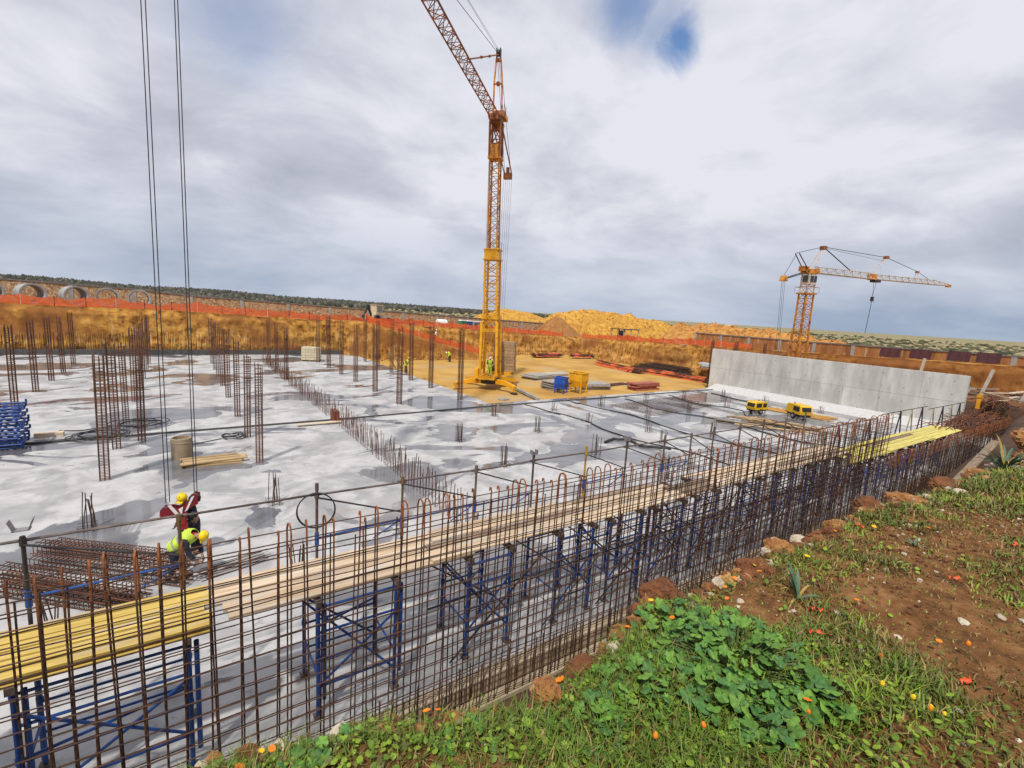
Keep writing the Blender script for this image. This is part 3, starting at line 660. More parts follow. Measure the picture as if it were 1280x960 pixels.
    # head
    square_mast(t, 20.3, 23.3, .46, .46, 2, .085, .045, CRUS, CRUS, 'head_post', 'head_frame')
    m = MB(); m.box((0, 0, 20.35), (1.15, 1.15, .2)); m.box((0, -.47, 20.95), (.95, .06, 1.0)); m.box((-.47, 0, 20.95), (.06, .95, 1.0)); m.box((.47, 0, 20.95), (.06, .95, 1.0)); m.build('head_panel', CORA, t)
    m = MB(); m.box((.2, 0, 23.5), (1.3, 1.0, .35)); m.box((-.5, .2, 24.05), (1.0, .9, .5)); m.box((-.9, -.3, 23.3), (.7, .5, .6)); m.tube((.5, -.6, 23.7), (.5, .6, 23.7), .2, 10)
    for x, y in ((-.9, .6), (-.2, .6), (-.9, -.3)): m.tube((x, y, 24.2), (x, y, 24.9), .025, 4)
    m.build('slewing_head', CRUS, t)
    m = MB(); m.box((-1.0, .35, 24.0), (.8, .7, .35)); m.box((-1.35, .1, 23.55), (.5, .5, .3)); m.build('hoist_gear', CYEL, t)
    for s in (-1, 1):
        m = MB(); m.path([(-.2, s*.38, 24.0), (-.2, s*.34, 26.8), (-.15, s*.2, 28.4)], .075, 6); m.build('a_frame_leg', CORA, t)
    m = MB(); m.tube((-.2, -.4, 26.5), (-.2, .4, 26.5), .06, 6); m.lathe([(.2, -.05), (.2, .05)], 10, (-.2, 0, 26.5), M=Matrix.Rotation(pi/2, 3, 'Y')); m.build('a_frame_cross_tie', CRUS, t); m = MB(); m.box((-.15, 0, 28.35), (.25, .5, .2)); m.build('a_frame_cap', CRUS, t)
    m = MB(); m.box((-.15, .16, 28.85), (.35, .07, .8)); m.box((-.15, -.16, 28.85), (.35, .07, .8)); m.lathe([(.26, -.1), (.26, .1)], 12, (-.15, 0, 28.9), M=Matrix.Rotation(pi/2, 3, 'X')); m.build('apex_sheave', STEEL, t)
    tri_jib(t, .6, 38, 23.55, 23.9, .85, .75, 46, .055, .028, CRUS, CRUS)
    m = MB(); m.tube((.0, 0, 28.7), (8.2, 0, 24.5), .06, 6); m.tube((2.8, 0, 27.26), (3.1, 0, 27.1), .1, 8); m.tube((5.2, 0, 26.04), (5.5, 0, 25.9), .1, 8); m.build('jib_strut', CRUS, t)
    for k, (x, r) in enumerate(((20.0, .022), (31.0, .012), (30.0, .012))):
        m = MB(); m.tube((-.1, (k-1)*.14, 28.95), (x, 0, 24.6), r, 5); m.build('pendant_cable', STEEL, t)
    for y in (-.4, .4):
        m = MB(); m.tube((-.4, y, 23.2), (-5.2, y*.9, 20.6), .06, 6); m.build('back_strut', CRUS, t)
    m = MB(); m.box((-5.25, 0, 20.3), (.45, .8, .55)); m.box((-5.2, 0, 20.8), (.2, .3, .6)); m.build('back_sheave_block', CRUS, t)
    for k in range(5):
        m = MB(); y = -.4+k*.2; m.tube((-5.3, y, 20.1), (-3.1, y, 4.2), .011, 4); m.build('luffing_rope', STEEL, t)
    m = MB(); m.tube((-5.3, .3, 20.6), (-.1, .12, 28.8), .018, 4); m.tube((-5.2, -.3, 20.6), (-.1, -.12, 28.8), .018, 4); m.tube((-.1, 0, 28.8), (-1.3, .3, 24.2), .015, 4); m.build('back_stay', STEEL, t)
    m = MB(); m.tube((-.45, -.47, 20.2), (-.55, -.6, 6.8), .02, 4); m.tube((.0, -.6, 20.2), (0, -.66, 12.7), .014, 4); m.build('mast_cable', STEEL, t)
    m = MB(); m.tube((-.6, 0, 23.45), (36, 0, 23.35), .012, 4); m.tube((-.6, .12, 23.45), (36, .12, 23.3), .012, 4); m.build('trolley_rope', STEEL, t)
    # trolley over the two workers, ropes and hook block
    P = M.inverted()
    m = MB(); c = P @ Vector((-0.10, 14.4, 22.6)); m.box((c.x, 0, 23.4), (1.1, .9, .18))
    for dx in (-.4, .4):
        for y in (-.48, .48): m.lathe([(.12, -.04), (.12, .04)], 10, (c.x+dx, y, 23.5), M=Matrix.Rotation(pi/2, 3, 'X'))
    m.build('trolley', CRUS, t)
    tops = [P @ Vector((u, 14.4, 22.6)) for u in (-.425, -.345, .185, .245)]
    ends = [P @ Vector((u, 14.4, z)) for u, z in ((-.425, 1.66), (-.345, 1.68), (.185, 1.82), (.245, 1.82))]
    for a, b in zip(tops, ends):
        a.z = (P @ Vector((0, 14.4, 22.6))).z
        m = MB(); m.tube(a, b, .011, 5); m.build('hoist_rope', STEEL, t)
    hb = thing('hook_block', 'dark red crane hook block with white warning stripes hanging between the two near workers', 'hook block', (-0.10, 14.4, 1.30), -0.30)
    red = mat('hook_block_red', (0.22, 0.014, 0.024), (0.14, 0.01, 0.016), rough=0.5, scale=4); wht = mat('stripe_white', (0.78, 0.74, 0.76), (0.65, 0.62, 0.64), rough=0.6)
    I = Matrix.Identity(4)
    for y in (-.10, .10):
        m = MB(); m.prism([(-.40, .24), (-.46, .05), (-.40, -.06), (-.12, -.02), (-.04, .0), (.04, .02), (.12, .10), (.30, .26), (.40, .30), (.40, .54), (.30, .58), (.12, .31), (-.02, .20), (-.20, .25)], .02, Matrix.Translation((0, y, 0))); m.build('side_plate', red, hb)
    m = MB()
    for pl in ([(-.27, .30), (-.20, .32), (-.02, .06), (-.09, .02)], [(.26, .50), (.33, .53), (.17, .17), (.10, .11)], [(-.035, .19), (.07, .26), (.04, .06), (.02, .05)]):
        m.prism(pl, .008, Matrix.Translation((0, -.116, 0)))
    m.build('warning_stripe', wht, hb)
    for x, z in ((-.34, .10), (.30, .42)):
        m = MB(); m.lathe([(.10, -.06), (.13, -.06), (.10, 0), (.13, .06), (.10, .06)], 14, (x, 0, z), M=Matrix.Rotation(pi/2, 3, 'X')); m.build('sheave', STEEL, hb)
    m = MB(); m.box((0, 0, -.12), (.18, .14, .26)); m.box((0, 0, -.30), (.22, .10, .20)); m.build('swivel_body', mat('hook_red', (0.36, 0.03, 0.02), (0.25, 0.02, 0.02), rough=0.5), hb)
    m = MB(); m.path([(0, 0, -.38), (0, 0, -.46), (.06, 0, -.52), (.08, 0, -.60), (.03, 0, -.67), (-.05, 0, -.67), (-.10, 0, -.60)], .03, 6, r2=.018); m.build('hook', STEEL, hb)
crane_main()

def crane_small():
    b = Vector((54.5, 25.2, -0.3)); ang = math.atan2(-7.2, 23.9)
    t = thing('tower_crane', 'small rusty orange tower crane with white jib behind the concrete wall', 'crane', b, ang)
    L0 = CORA; W = CWHT
    for a in (45, 135, 225, 315):
        d = Vector((math.cos(R(a)), math.sin(R(a)), 0)); m = MB(); m.beam(d*.3+Vector((0, 0, .5)), d*2.6+Vector((0, 0, .35)), .3, .4); m.tube(d*2.5+Vector((0, 0, .4)), d*2.5+Vector((0, 0, 0)), .1, 6); m.build('outrigger', CORA, t)
    m = MB(); m.box((-.8, 0, 1.0), (3.6, 1.6, .4)); m.box((-2.2, 0, 2.0), (.9, 1.9, 1.8)); m.build('slewing_platform', CORA, t)
    square_mast(t, 1.0, 7.0, .58, .54, 7, .085, .035, CORA, CORA, 'lower_mast_chord', 'lower_mast_lacing')
    square_mast(t, 6.6, 11.0, .50, .47, 8, .065, .032, CORA, CORA, 'upper_mast_chord', 'upper_mast_lacing')
    m = MB(); m.box((0, 0, 10.95), (1.35, 1.35, .16))
    for x, y in ((-.78, -.78), (.78, -.78), (.78, .78), (-.78, .78)): m.tube((x, y, 11), (x, y, 11.6), .025, 4)
    m.path([(-.78, -.78, 11.6), (.78, -.78, 11.6), (.78, .78, 11.6), (-.78, .78, 11.6)], .025, 4, close=True); m.build('platform_deck', CORA, t)
    square_mast(t, 11.0, 13.1, .44, .44, 3, .055, .03, W, W, 'inner_mast_chord', 'inner_mast_lacing')
    m = MB(); m.box((0, -.1, 12.35), (.95, .95, 1.0)); cab = m.build('cab', W, t)
    m = MB(); m.box((-.18, -.6, 12.45), (.4, .06, .6)); m.box((.28, -.6, 12.45), (.3, .06, .6)); m.box((-.5, -.1, 12.45), (.06, .6, .6)); m.build('window', mat('cab_glass', (0.04, 0.05, 0.06), rough=0.1), cab)
    m = MB(); m.box((0, 0, 13.2), (1.3, 1.0, .45)); m.box((-.7, .1, 13.45), (.8, .6, .5)); m.box((.7, 0, 13.3), (.5, .8, .5)); m.tube((-1.0, 0, 13.0), (1.0, 0, 13.1), .12, 6); m.build('slewing_head', CORA, t)
    tri_jib(t, .6, 9.0, 13.15, 13.15, .7, .62, 14, .045, .022, W, W, tip=1)
    tri_jib(t, 9.0, 21.5, 13.15, 13.3, .62, .52, 24, .04, .020, W, W, tip=.4)
    m = MB(); m.box((9.0, 0, 13.35), (.6, .7, .6)); m.build('jib_joint', CORA, t)
    m = MB(); m.box((21.45, 0, 13.3), (.5, .35, .3)); m.build('jib_tip', CORA, t)
    for y in (-.3, .3):
        m = MB(); m.tube((-.05, y*1.2, 13.3), (1.35, y*.5, 15.7), .05, 5); m.build('peak_leg', W, t)
        m = MB(); m.tube((9.0, y, 13.7), (10.6, y*.5, 15.55), .04, 5); m.build('king_post_leg', W, t)
        m = MB(); m.tube((15.7, y*.7, 13.5), (15.9, y*.3, 14.4), .03, 5); m.build('small_post_leg', W, t)
        m = MB(); m.tube((-.6, y, 13.4), (-2.0, y*.8, 14.9), .05, 5); m.build('rear_strut', STEEL, t)
        m = MB(); m.tube((-.6, y, 13.1), (-3.2, y*.8, 12.25), .05, 5); m.build('rear_boom', STEEL, t)
    m = MB(); m.box((1.4, 0, 15.75), (.5, .5, .35)); m.build('peak_head', CRUS, t)
    m = MB(); m.box((10.65, 0, 15.6), (.4, .4, .3)); m.build('king_post_head', CRUS, t)
    m = MB(); m.box((15.9, 0, 14.45), (.3, .3, .2)); m.build('small_post_head', CRUS, t)
    m = MB(); m.prism([(-.3, 0), (.3, 0), (.05, .55), (-.1, .55)], .6, Matrix.Translation((-3.3, 0, 12.0))); m.build('rear_sheave_block', CORA, t)
    for a, b2, r in (((1.4, 0, 15.85), (10.6, 0, 15.6), .03), ((10.7, 0, 15.6), (15.9, 0, 14.5), .03), ((15.9, 0, 14.5), (18.2, 0, 13.7), .03), ((1.4, 0, 15.85), (-2.0, 0, 14.95), .025), ((-2.0, 0, 14.95), (-3.3, 0, 12.6), .035), ((1.5, 0, 15.8), (5.6, 0, 13.8), .06), ((1.3, .15, 15.8), (10.6, .1, 15.2), .015)):
        m = MB(); m.tube(a, b2, r, 4); m.build('stay_cable', STEEL, t)
    for y in (-.2, 0, .2):
        m = MB(); m.tube((-3.3, y, 12.0), (-2.7, y, 3.0), .02, 4); m.build('luffing_rope', STEEL, t)
    m = MB(); m.box((9.6, 0, 12.95), (.9, .6, .25)); m.build('trolley', STEEL, t)
    for x in (9.4, 9.75):
        m = MB(); m.tube((x, 0, 12.9), (9.55, 0, 11.2), .02, 4); m.build('hoist_rope', STEEL, t)
    m = MB(); m.box((9.55, 0, 11.0), (.3, .2, .5)); m.tube((9.55, 0, 10.8), (9.35, 0, 7.2), .035, 4); m.build('hook_block_chain', STEEL, t)
crane_small()

# ------------------------------------------------------------------ rebar column cages
def cage_meshes(h, w, d, nb, var):
    rr = random.Random(var); bars = []
    pts = [(-w/2, -d/2), (w/2, -d/2), (w/2, d/2), (-w/2, d/2)]
    if nb >= 6: pts += [(0, -d/2), (0, d/2)]
    if nb >= 8: pts += [(-w/2, 0), (w/2, 0)]
    for x, y in pts:
        dx, dy = rr.uniform(-.03, .03), rr.uniform(-.03, .03); hh = h-rr.uniform(0, .25)
        m = MB(); m.path([(x, y, 0), (x+dx*.4, y+dy*.4, hh*.5), (x+dx, y+dy, hh)], .018, 5); bars.append(m.mesh('main_bar', RUST_C))
    m = MB(); z = .1
    while z < h-.5:
        q = [Vector((a*(w/2+.012), b*(d/2+.012), z+rr.uniform(-.012, .012))) for a, b in ((-1, -1), (1, -1), (1, 1), (-1, 1))]
        for i in range(4): m.tube(q[i], q[(i+1) % 4], .0125, 3, cap=False)
        z += .115
    m.path([(-w/2, -d/2, h-.28), (w/2, -d/2, h-.28), (w/2, d/2, h-.28), (-w/2, d/2, h-.28)], .009, 4, close=True)
    return bars, m.mesh('stirrups', RUST_C)
CM = [cage_meshes(4.7, .27, .20, 8, 1), cage_meshes(4.55, .26, .20, 6, 2), cage_meshes(5.5, .32, .22, 8, 3), cage_meshes(5.2, .30, .22, 6, 4), cage_meshes(4.3, .24, .18, 6, 5)]
def cage(u, v, var, label, lean=None):
    t = thing('column_cage', label, 'rebar cage', (u, v, 0.0), random.uniform(-.05, .05), 'rebar column cages on the slab grid')
    t.rotation_euler = ((lean or (0, 0))[0]+random.uniform(-.012, .012), (lean or (0, 0))[1]+random.uniform(-.012, .012), t.rotation_euler.z)
    bars, st = CM[var]
    for b in bars: put('main_bar', b, t)
    put('stirrups', st, t, kind='stuff')
GV = [22.2, 26.5, 31.4, 37.6, 42.6, 47.4, 51.9, 56.6]
for i, v in enumerate(GV): cage(-2.42, v, [0, 0, 4, 0, 1, 1, 0, 1][i], f'rusty rebar column cage, {ordinal(i)} from the camera in the row beside the cable coils')
for i, v in enumerate(GV): cage(2.64, v, [4, 4, 1, 0, 1, 0, 1, 0][i], f'rusty rebar column cage, {ordinal(i)} from the camera in the row right of the plank pile')
for i, v in enumerate(GV[3:]): cage(-7.75, v, [0, 0, 0, 1, 0][i], f'rusty rebar column cage, {ordinal(i)} from the camera in the row behind the blue frame stack')
for i, (u, v) in enumerate(((7.5, 44.8), (7.8, 51.4), (7.9, 57.0))): cage(u, v, i % 2, f'rusty rebar column cage, {ordinal(i)} from the camera among the wall starter bars')
for i, v in enumerate((32.2, 37.3, 42.5, 47.1, 51.8, 56.6)): cage(12.75, v, [2, 2, 3, 3, 2, 3][i], f'tall column cage, {ordinal(i)} from the camera in the row right of the starter bars')
for i, (u, v) in enumerate(((17.7, 32.3), (17.8, 37.8), (17.9, 42.4), (18.2, 52.4), (18.2, 57.0), (17.9, 47.5))): cage(u, v, [2, 2, 2, 3, 3, 3][i], 'tall rusty column cage, %s from the camera along the slab edge by the pit' % ordinal([0, 1, 2, 4, 5, 3][i]))
cage(-1.6, 27.6, 1, 'leaning rusty rebar column cage beside the far cable coil', (0.05, 0.02))
for i, (u, v) in enumerate(((49.5, 32.0), (52.5, 31), (55, 29))):
    t = thing('column_cage', ['rusty rebar bundle standing upright at the far end of the concrete wall', 'second upright rebar bundle behind the concrete wall end', 'third upright rebar bundle behind the concrete wall end'][i], 'rebar cage', (u, v, -.3), .3)
    for b in CM[2][0]: put('main_bar', b, t)
    put('stirrups', CM[2][1], t, kind='stuff')

# starter bars poking out of the slab
def starter_mesh(n, h, w, var):
    rr = random.Random(var); out = []
    for k in range(n):
        x = rr.uniform(-w/2, w/2); y = rr.choice((-w*.45, w*.45)) if k % 3 else rr.uniform(-w/2, w/2); hh = h*rr.uniform(.75, 1.05); dx, dy = rr.uniform(-.1, .1), rr.uniform(-.08, .08)
        m = MB(); m.path([(x, y, 0), (x+dx*.3, y+dy*.3, hh*.5), (x+dx, y+dy, hh)], .013, 5); out.append(m.mesh('starter_bar', RUST_D))
    m = MB()
    for z in (.06, .16): m.path([(-w/2-.02, -w/2-.02, z), (w/2+.02, -w/2-.02, z), (w/2+.02, w/2+.02, z), (-w/2-.02, w/2+.02, z)], .008, 4, close=True)
    return out, m.mesh('stirrups', RUST_D)
SMESH = [starter_mesh(8, .95, .36, 1), starter_mesh(8, 1.1, .38, 2), starter_mesh(7, .85, .34, 3)]
def starters(u, v, label, k=None, s=1.0):
    t = thing('starter_bars', label, 'starter bars', (u, v, 0.0), random.uniform(-.3, .3), 'short starter bar clusters on the slab')
    t.scale = (1, 1, s)
    bars, st = SMESH[k if k is not None else random.randrange(3)]
    for b in bars: put('starter_bar', b, t)
    put('stirrups', st, t)
starters(-2.38, 17.6, 'starter bars bent over at their tips, left of the hook block', 1)
starters(2.46, 17.3, 'starter bars in the damp patch right of the hook block', 1)
starters(2.25, 12.1, 'starter bars just behind the rebar wall under the hose loop', 0)
starters(-2.2, 12.0, 'starter bars in front of the lying rebar cages', 0)
starters(7.4, 12.0, 'starter bars behind the railing, third post from the left', 2)
for i, (u, v) in enumerate(((12.0, 17.4), (12.1, 21.8), (17.35, 21.9), (17.4, 17.1), (17.2, 26.5), (22.2, 22.7), (24.1, 19.3), (22.4, 26.6), (27.6, 22.3), (27.4, 26.8), (27.8, 17.2), (32.6, 22.4), (32.7, 26.8), (37.6, 26.5), (38.0, 22.6), (43.0, 26.0), (43.0, 22.0), (41.2, 18.2), (44.5, 18.0), (33, 13), (22.6, 17.0), (12.4, 12.6), (17.6, 12.8))):
    starters(u, v, 'dark starter bars, %s cluster from the left on the wet right part of slab' % ordinal(i), None, random.uniform(.8, 1.1))
# row of wall starters running away across the slab
def wall_row():
    t = thing('wall_starter_row', 'long double row of rusty wall starter bars running away across the slab', 'starter bars', (7.4, 13, 0))
    ms = []
    for k in range(5):
        m = MB(); a, b = random.uniform(-.08, .08), random.uniform(-.06, .06); h = random.uniform(.8, 1.25); m.path([(0, 0, 0), (a*.3, b*.3, h*.5), (a, b, h)], .015, 4); ms.append(m.mesh('starter_bar', RUST_C))
    k = 0; v = 0.0
    while v < 44.5:
        for s in (-.13, .13):
            if random.random() < .9: put('starter_bar', ms[k % 5], t, (s+random.uniform(-.03, .03), v, 0), (0, 0, random.uniform(0, 6))); k += 1
        v += .28 if v < 16 else .36
    m = MB()
    for z in (.25, .5):
        for s in (-.14, .14): m.tube((s, 16, z), (s, 44, z+.1), .008, 4)
    m.build('tie_bar', RUST_C, t)
    m = MB(); m.box((0, 15.6, .32), (.30, .9, .64)); m.build('rusty_form_panel', mat('rusty_form', (0.24, 0.075, 0.035), (0.15, 0.05, 0.025), rough=0.85), t)
wall_row()
def far_row():
    t = thing('wall_starter_row', 'row of thin starter bars standing along the far slab edge before the earth face', 'starter bars', (-16, 65.1, .5))
    ms = []
    for k in range(4):
        m = MB(); m.tube((0, 0, 0), (random.uniform(-.06, .06), 0, random.uniform(1.5, 2.0)), .018, 4); ms.append(m.mesh('starter_bar', RUST_D))
    for i in range(290): put('starter_bar', ms[i % 4], t, (i*.121+random.uniform(-.04, .04), random.uniform(-.12, .12), random.uniform(-.3, .1)))
far_row()

# ------------------------------------------------------------------ the rebar walls along the near edge
def hairpin(h, var):
    rr = random.Random(var); w = .19; m = MB()
    a = [rr.uniform(-.018, .018) for _ in range(4)]
    f = [(0, 0, 0), (a[0], a[2], h*.4), (a[1], a[3], h-.55)]; g = [(a[1], a[3], h-.55), (a[1]*.8, 0, h-.12), (a[1]*.7, .03, h-.03), (a[1]*.5, w/2, h), (a[1]*.3, w-.03, h-.03), (0, w, h-.12), (a[0]*.6, w, h-.55)]; b = [(a[0]*.6, w, h-.55), (a[0], w+a[3], h*.45), (0, w, 0)]
    if var % 5 in (0, 2, 3):        # straight bar with a tight hook, shorter back leg
        hh = h+rr.uniform(-.12, .06); m.path([(0, 0, 0), (a[0], a[2], h*.4), (a[1], a[3], hh-.5)], .0118, 5, 0); m.path([(a[1], a[3], hh-.5), (a[1], 0, hh-.05), (a[1], .02, hh), (a[1], .05, hh-.01), (a[1], .06, hh-.07)], .013, 5, 1)
        m.path([(0, w, 0), (a[0], w, h*.5), (a[2], w, hh-rr.uniform(.2, .5))], .0112, 5, 0); return m.mesh('hairpin_bar', [RUST_D, RUST_O])
    m.path(f, .0118, 5, 0); m.path(g, .013, 5, 1); m.path(b, .0112, 5, 0)
    return m.mesh('hairpin_bar', [RUST_D, RUST_O])
def rebar_wall(label, u0, u1, h, sp, v0=6.52, nlev=None):
    t = thing('rebar_wall', label, 'rebar mesh', (u0, v0, -0.3))
    hp = [hairpin(h+random.uniform(-.07, .05), 100+k) for k in range(14)]
    L_ = u1-u0; n = int(L_/sp)
    for i in range(n):
        x = i*sp+random.uniform(-.045, .045)
        put('hairpin_bar', hp[random.randrange(14)], t, (x, random.uniform(-.01, .01), 0.0), (random.uniform(-.014, .014), random.uniform(-.020, .020), random.uniform(-.09, .09)))
    sb = []
    for k in range(4):
        m = MB(); m.tube((0, 0, 0), (random.uniform(-.02, .02), 0, random.uniform(.8, 1.15)), .0145, 5); sb.append(m.mesh('lap_bar', RUST_D))
    for i in range(n):
        if random.random() < .3: continue
        put('lap_bar', sb[i % 4], t, (i*sp+.035, -.02, 0.16), (0, random.uniform(-.03, .03), 0))
    z = .28; k = 0
    while z < h-.08:
        for y in (-.024, .214):
            pts = []; ph = random.uniform(0, 6); nn = max(4, int(L_/1.5)); s0, s1 = random.uniform(-.3, .0), random.uniform(-.1, .3)
            for q in range(nn+1): pts.append((s0+(L_+s1-s0)*q/nn, y, z+random.uniform(-.006, .006)+.018*math.sin(ph+q*.7)+(random.uniform(-.03, .03) if y > 0 else 0)))
            m = MB(); m.path(pts, .0085, 5); m.build('horizontal_bar', RUST_D, t)
        z += .195+random.uniform(-.015, .015)
    return t
rebar_wall('tall double rebar mesh wall with hooked rusty tops along the near slab edge', -4.0, 22.4, 4.34, .205)
rebar_wall('lower rebar mesh wall continuing right to the dark soil bank', 22.6, 43.0, 2.62, .205)

def inner_mesh():
    t = thing('rebar_mesh', 'straight rusty rebar mesh standing between the hooked rebar wall and the scaffold, right half', 'rebar mesh', (8.5, 7.08, -.3)); ms = []
    for k in range(6):
        m = MB(); m.path([(0, 0, 0), (random.uniform(-.04, .04), random.uniform(-.05, .05), 1.5), (random.uniform(-.12, .12), random.uniform(-.08, .08), random.uniform(2.6, 3.3))], .0115, 5); ms.append(m.mesh('vertical_bar', RUST_D))
    for i in range(62):
        if random.random() < .15: continue
        put('vertical_bar', ms[i % 6], t, (i*.225+random.uniform(-.07, .07), random.uniform(-.06, .06), 0), (0, random.uniform(-.06, .06), random.uniform(0, 6)))
    for k in range(13):
        m = MB(); a = random.uniform(0, 5); b = random.uniform(9, 14.2); z = .5+k*.2; m.path([(a+(b-a)*q/6, random.uniform(-.05, .05), z+random.uniform(-.06, .06)) for q in range(7)], .0095, 5); m.build('horizontal_bar', RUST_D, t)
    for k in range(10):
        a = random.uniform(0, 12); m = MB(); m.tube((a, -.1, random.uniform(.3, 1.5)), (a+random.uniform(.8, 2.2), .12, random.uniform(1.2, 2.9)), .0105, 5); m.build('diagonal_bar', RUST_O if k % 2 else RUST_C, t)
inner_mesh()
# ------------------------------------------------------------------ scaffold, planks, railing
VF, VB, ZW = 7.62, 8.72, 2.24
def scaffold(u0, u1, label, n=0, zt=ZW-.14):
    t = thing('scaffold_tower', label, 'scaffold', (u0, VF, 0), 0, 'blue scaffold towers under the walkway')
    w = u1-u0; d = VB-VF; J = .012
    for x, y in ((0, 0), (w, 0), (w, d), (0, d)):
        m = MB(); m.tube((x, y, .06), (x, y, zt), .034, 8); (m.tube((x+.10, y, .3), (x+.10, y, zt-.03), .034, 8) if n < 4 and y == 0 else None); m.lathe([(.045, zt*.5), (.045, zt*.5+.09)], 8, (x, y, 0)); m.lathe([(.045, zt-.12), (.045, zt-.03)], 8, (x, y, 0)); p = m.build('post', BLUE, t)
        m = MB(); m.box((x, y, .03), (.15, .15, .02)); m.tube((x, y, .03), (x, y, .25), .018, 6); m.build('base_jack', PIPE, p)
    for z in (.55, 1.05, 1.55, zt-.08):
        for y in (0, d):
            m = MB(); m.tube((0, y+J, z), (w, y+J, z), .021, 6); m.build('ledger', BLUE, t)
    for x in (0, w):
        for z in (.7, zt-.02):
            m = MB(); m.tube((x, 0, z+.05), (x, d, z+.05), .021, 6); m.build('transom', BLUE, t)
    for a, b in ([((0, 0, .35), (w, 0, 1.5)), ((w, 0, .6), (0, 0, 1.75)), ((0, 0, 1.1), (w, d, .55))] if n % 2 else [((0, 0, .6), (w, 0, 1.55)), ((0, d, 1.6), (w, d, .4)), ((w, 0, .4), (0, d, 1.5)), ((0, 0, 1.7), (w, d, 1.2))]):
        m = MB(); m.tube((a[0], a[1]-.025, a[2]), (b[0], b[1]-.025, b[2]), .022, 6); m.build('brace', BLUE, t)
    if n > 3:
        for a, b in (((-.4, -.1, .1), (w+.9, -.1, zt-.1)), ((w+.5, d+.1, .2), (-.8, d+.1, zt-.2)), ((-.6, d*.5, zt*.45), (w+.6, d*.4, zt*.5))):
            m = MB(); m.tube(a, b, .02, 6); m.build('pipe_brace', PIPE if n % 2 else STEEL, t)
    for x in (0, w): m = MB(); m.beam((x, -.12, zt+.05), (x, d+.12, zt+.05), .09, .10); m.build('head_beam', PIPE, t)
TW = [(-3.8, -1.85), (-0.06, 0.06+1.65), (3.45, 4.55), (5.55, 6.75), (8.3, 9.6), (10.4, 11.6), (12.8, 13.9), (14.9, 16.1), (17.2, 18.4), (19.6, 20.8), (22.2, 23.4), (24.8, 26.0), (27.4, 28.6), (30.2, 31.4), (33.2, 34.4)]
TW = [(-1.83, -0.05), (1.72, 3.05), (3.5, 4.0), (4.55, 5.55), (6.85, 7.9), (8.5, 9.6), (10.1, 11.3), (11.9, 12.9), (14.1, 15.3), (16.4, 17.5), (18.6, 19.8), (20.9, 21.9), (23.0, 24.2), (25.4, 26.6), (27.9, 29.1), (30.4, 31.6), (33.0, 34.0)]
TW.insert(0, (-5.0, -3.4))
for i, (a, b) in enumerate(TW):
    if i == 3: continue
    scaffold(a, b, 'blue tubular scaffold tower, %s from the left under the plank walkway' % ordinal(i), i, (ZW if b < 22 else 1.75)-.16)
def plank(u0, u1, v, z, w, m, label, group, th=.042, name='scaffold_plank', dz=0.0, beam=False):
    L_ = u1-u0; mb = MB(); b = .006
    if beam:    # I-section formwork beam
        mb.prism([(-w/2, 0), (w/2, 0), (w/2, .035), (.018, .04), (.018, .10), (w/2, .105), (w/2, .14), (-w/2, .14), (-w/2, .105), (-.018, .10), (-.018, .04), (-w/2, .035)], L_, Matrix.Rotation(pi/2, 4, 'Z'))
    else:
        mb.prism([(-w/2, b), (-w/2+b, 0), (w/2-b, 0), (w/2, b), (w/2, th-b), (w/2-b, th), (-w/2+b, th), (-w/2, th-b)], L_, Matrix.Rotation(pi/2, 4, 'Z'))
    o = mb.build(name, m, None, loc=((u0+u1)/2, v, z)); o.rotation_euler = (random.uniform(-.02, .02), random.uniform(-.003, .003)+dz, random.uniform(-.006, .006))
    tag(o, label, 'plank', group); return o
# bundle of yellow formwork beams lying on the left of the walkway
for k in range(6):
    plank(-5.2, 0.22+random.uniform(-.06, .06), 7.62+k*.19, ZW-.06+(.0 if k else -.02), .15, PLANK_Y, 'yellow formwork beam on the left walkway, %s from the rebar wall' % ordinal(k), 'yellow beams on the left walkway', name='formwork_beam', beam=True)
segs = [(0.28, 4.3), (3.9, 7.6), (7.3, 11.4), (13.0, 17.2), (17.0, 22.0)]
for si, (a, b) in enumerate(segs):
    for k in range(5):
        plank(a+random.uniform(-.35, .3), b+random.uniform(-.3, .4), 7.66+k*.24+random.uniform(-.012, .012), ZW-.01+(.045 if si in (1, ) else 0)+random.choice((0, .012, .03)), .205, PLANK_P if (k, si) not in ((2, 1), (4, 2), (1, 4)) else PLANK_W, 'pale walkway plank, %s from the rebar wall in %s run from left' % (ordinal(k), ['first', 'second', 'third', 'fourth', 'fifth'][si]), 'pale planks on the walkway')
for k in range(3): plank(11.2, 13.3, 7.75+k*.26, ZW-.05, .2, PLANK_W, 'dark weathered plank bridging the gap in the walkway, %s from the rebar wall' % ordinal(k), 'weathered planks in the walkway gap')
YL = mat('lemon_plank', (0.62, 0.53, 0.15), (0.45, 0.37, 0.09), rough=0.7, scale=3, stretch=(.4, 4, 4), rand=0.12)
for si, (a, b, dz) in enumerate(((21.8, 26.4, 0.0), (25.5, 31.5, 0), (30.8, 36.5, 0))):
    for k in range(5):
        plank(a+random.uniform(-.4, .3), b+random.uniform(-.3, .4), 7.5+k*.27, 1.82+.05*(si == 1), .24, YL if not (si == 1 and k in (3,)) else PLANK_W, 'lemon yellow plank on the right walkway, %s from the rebar wall in the %s run' % (ordinal(k), ['first', 'second', 'third'][si]), 'lemon yellow planks on the right walkway')
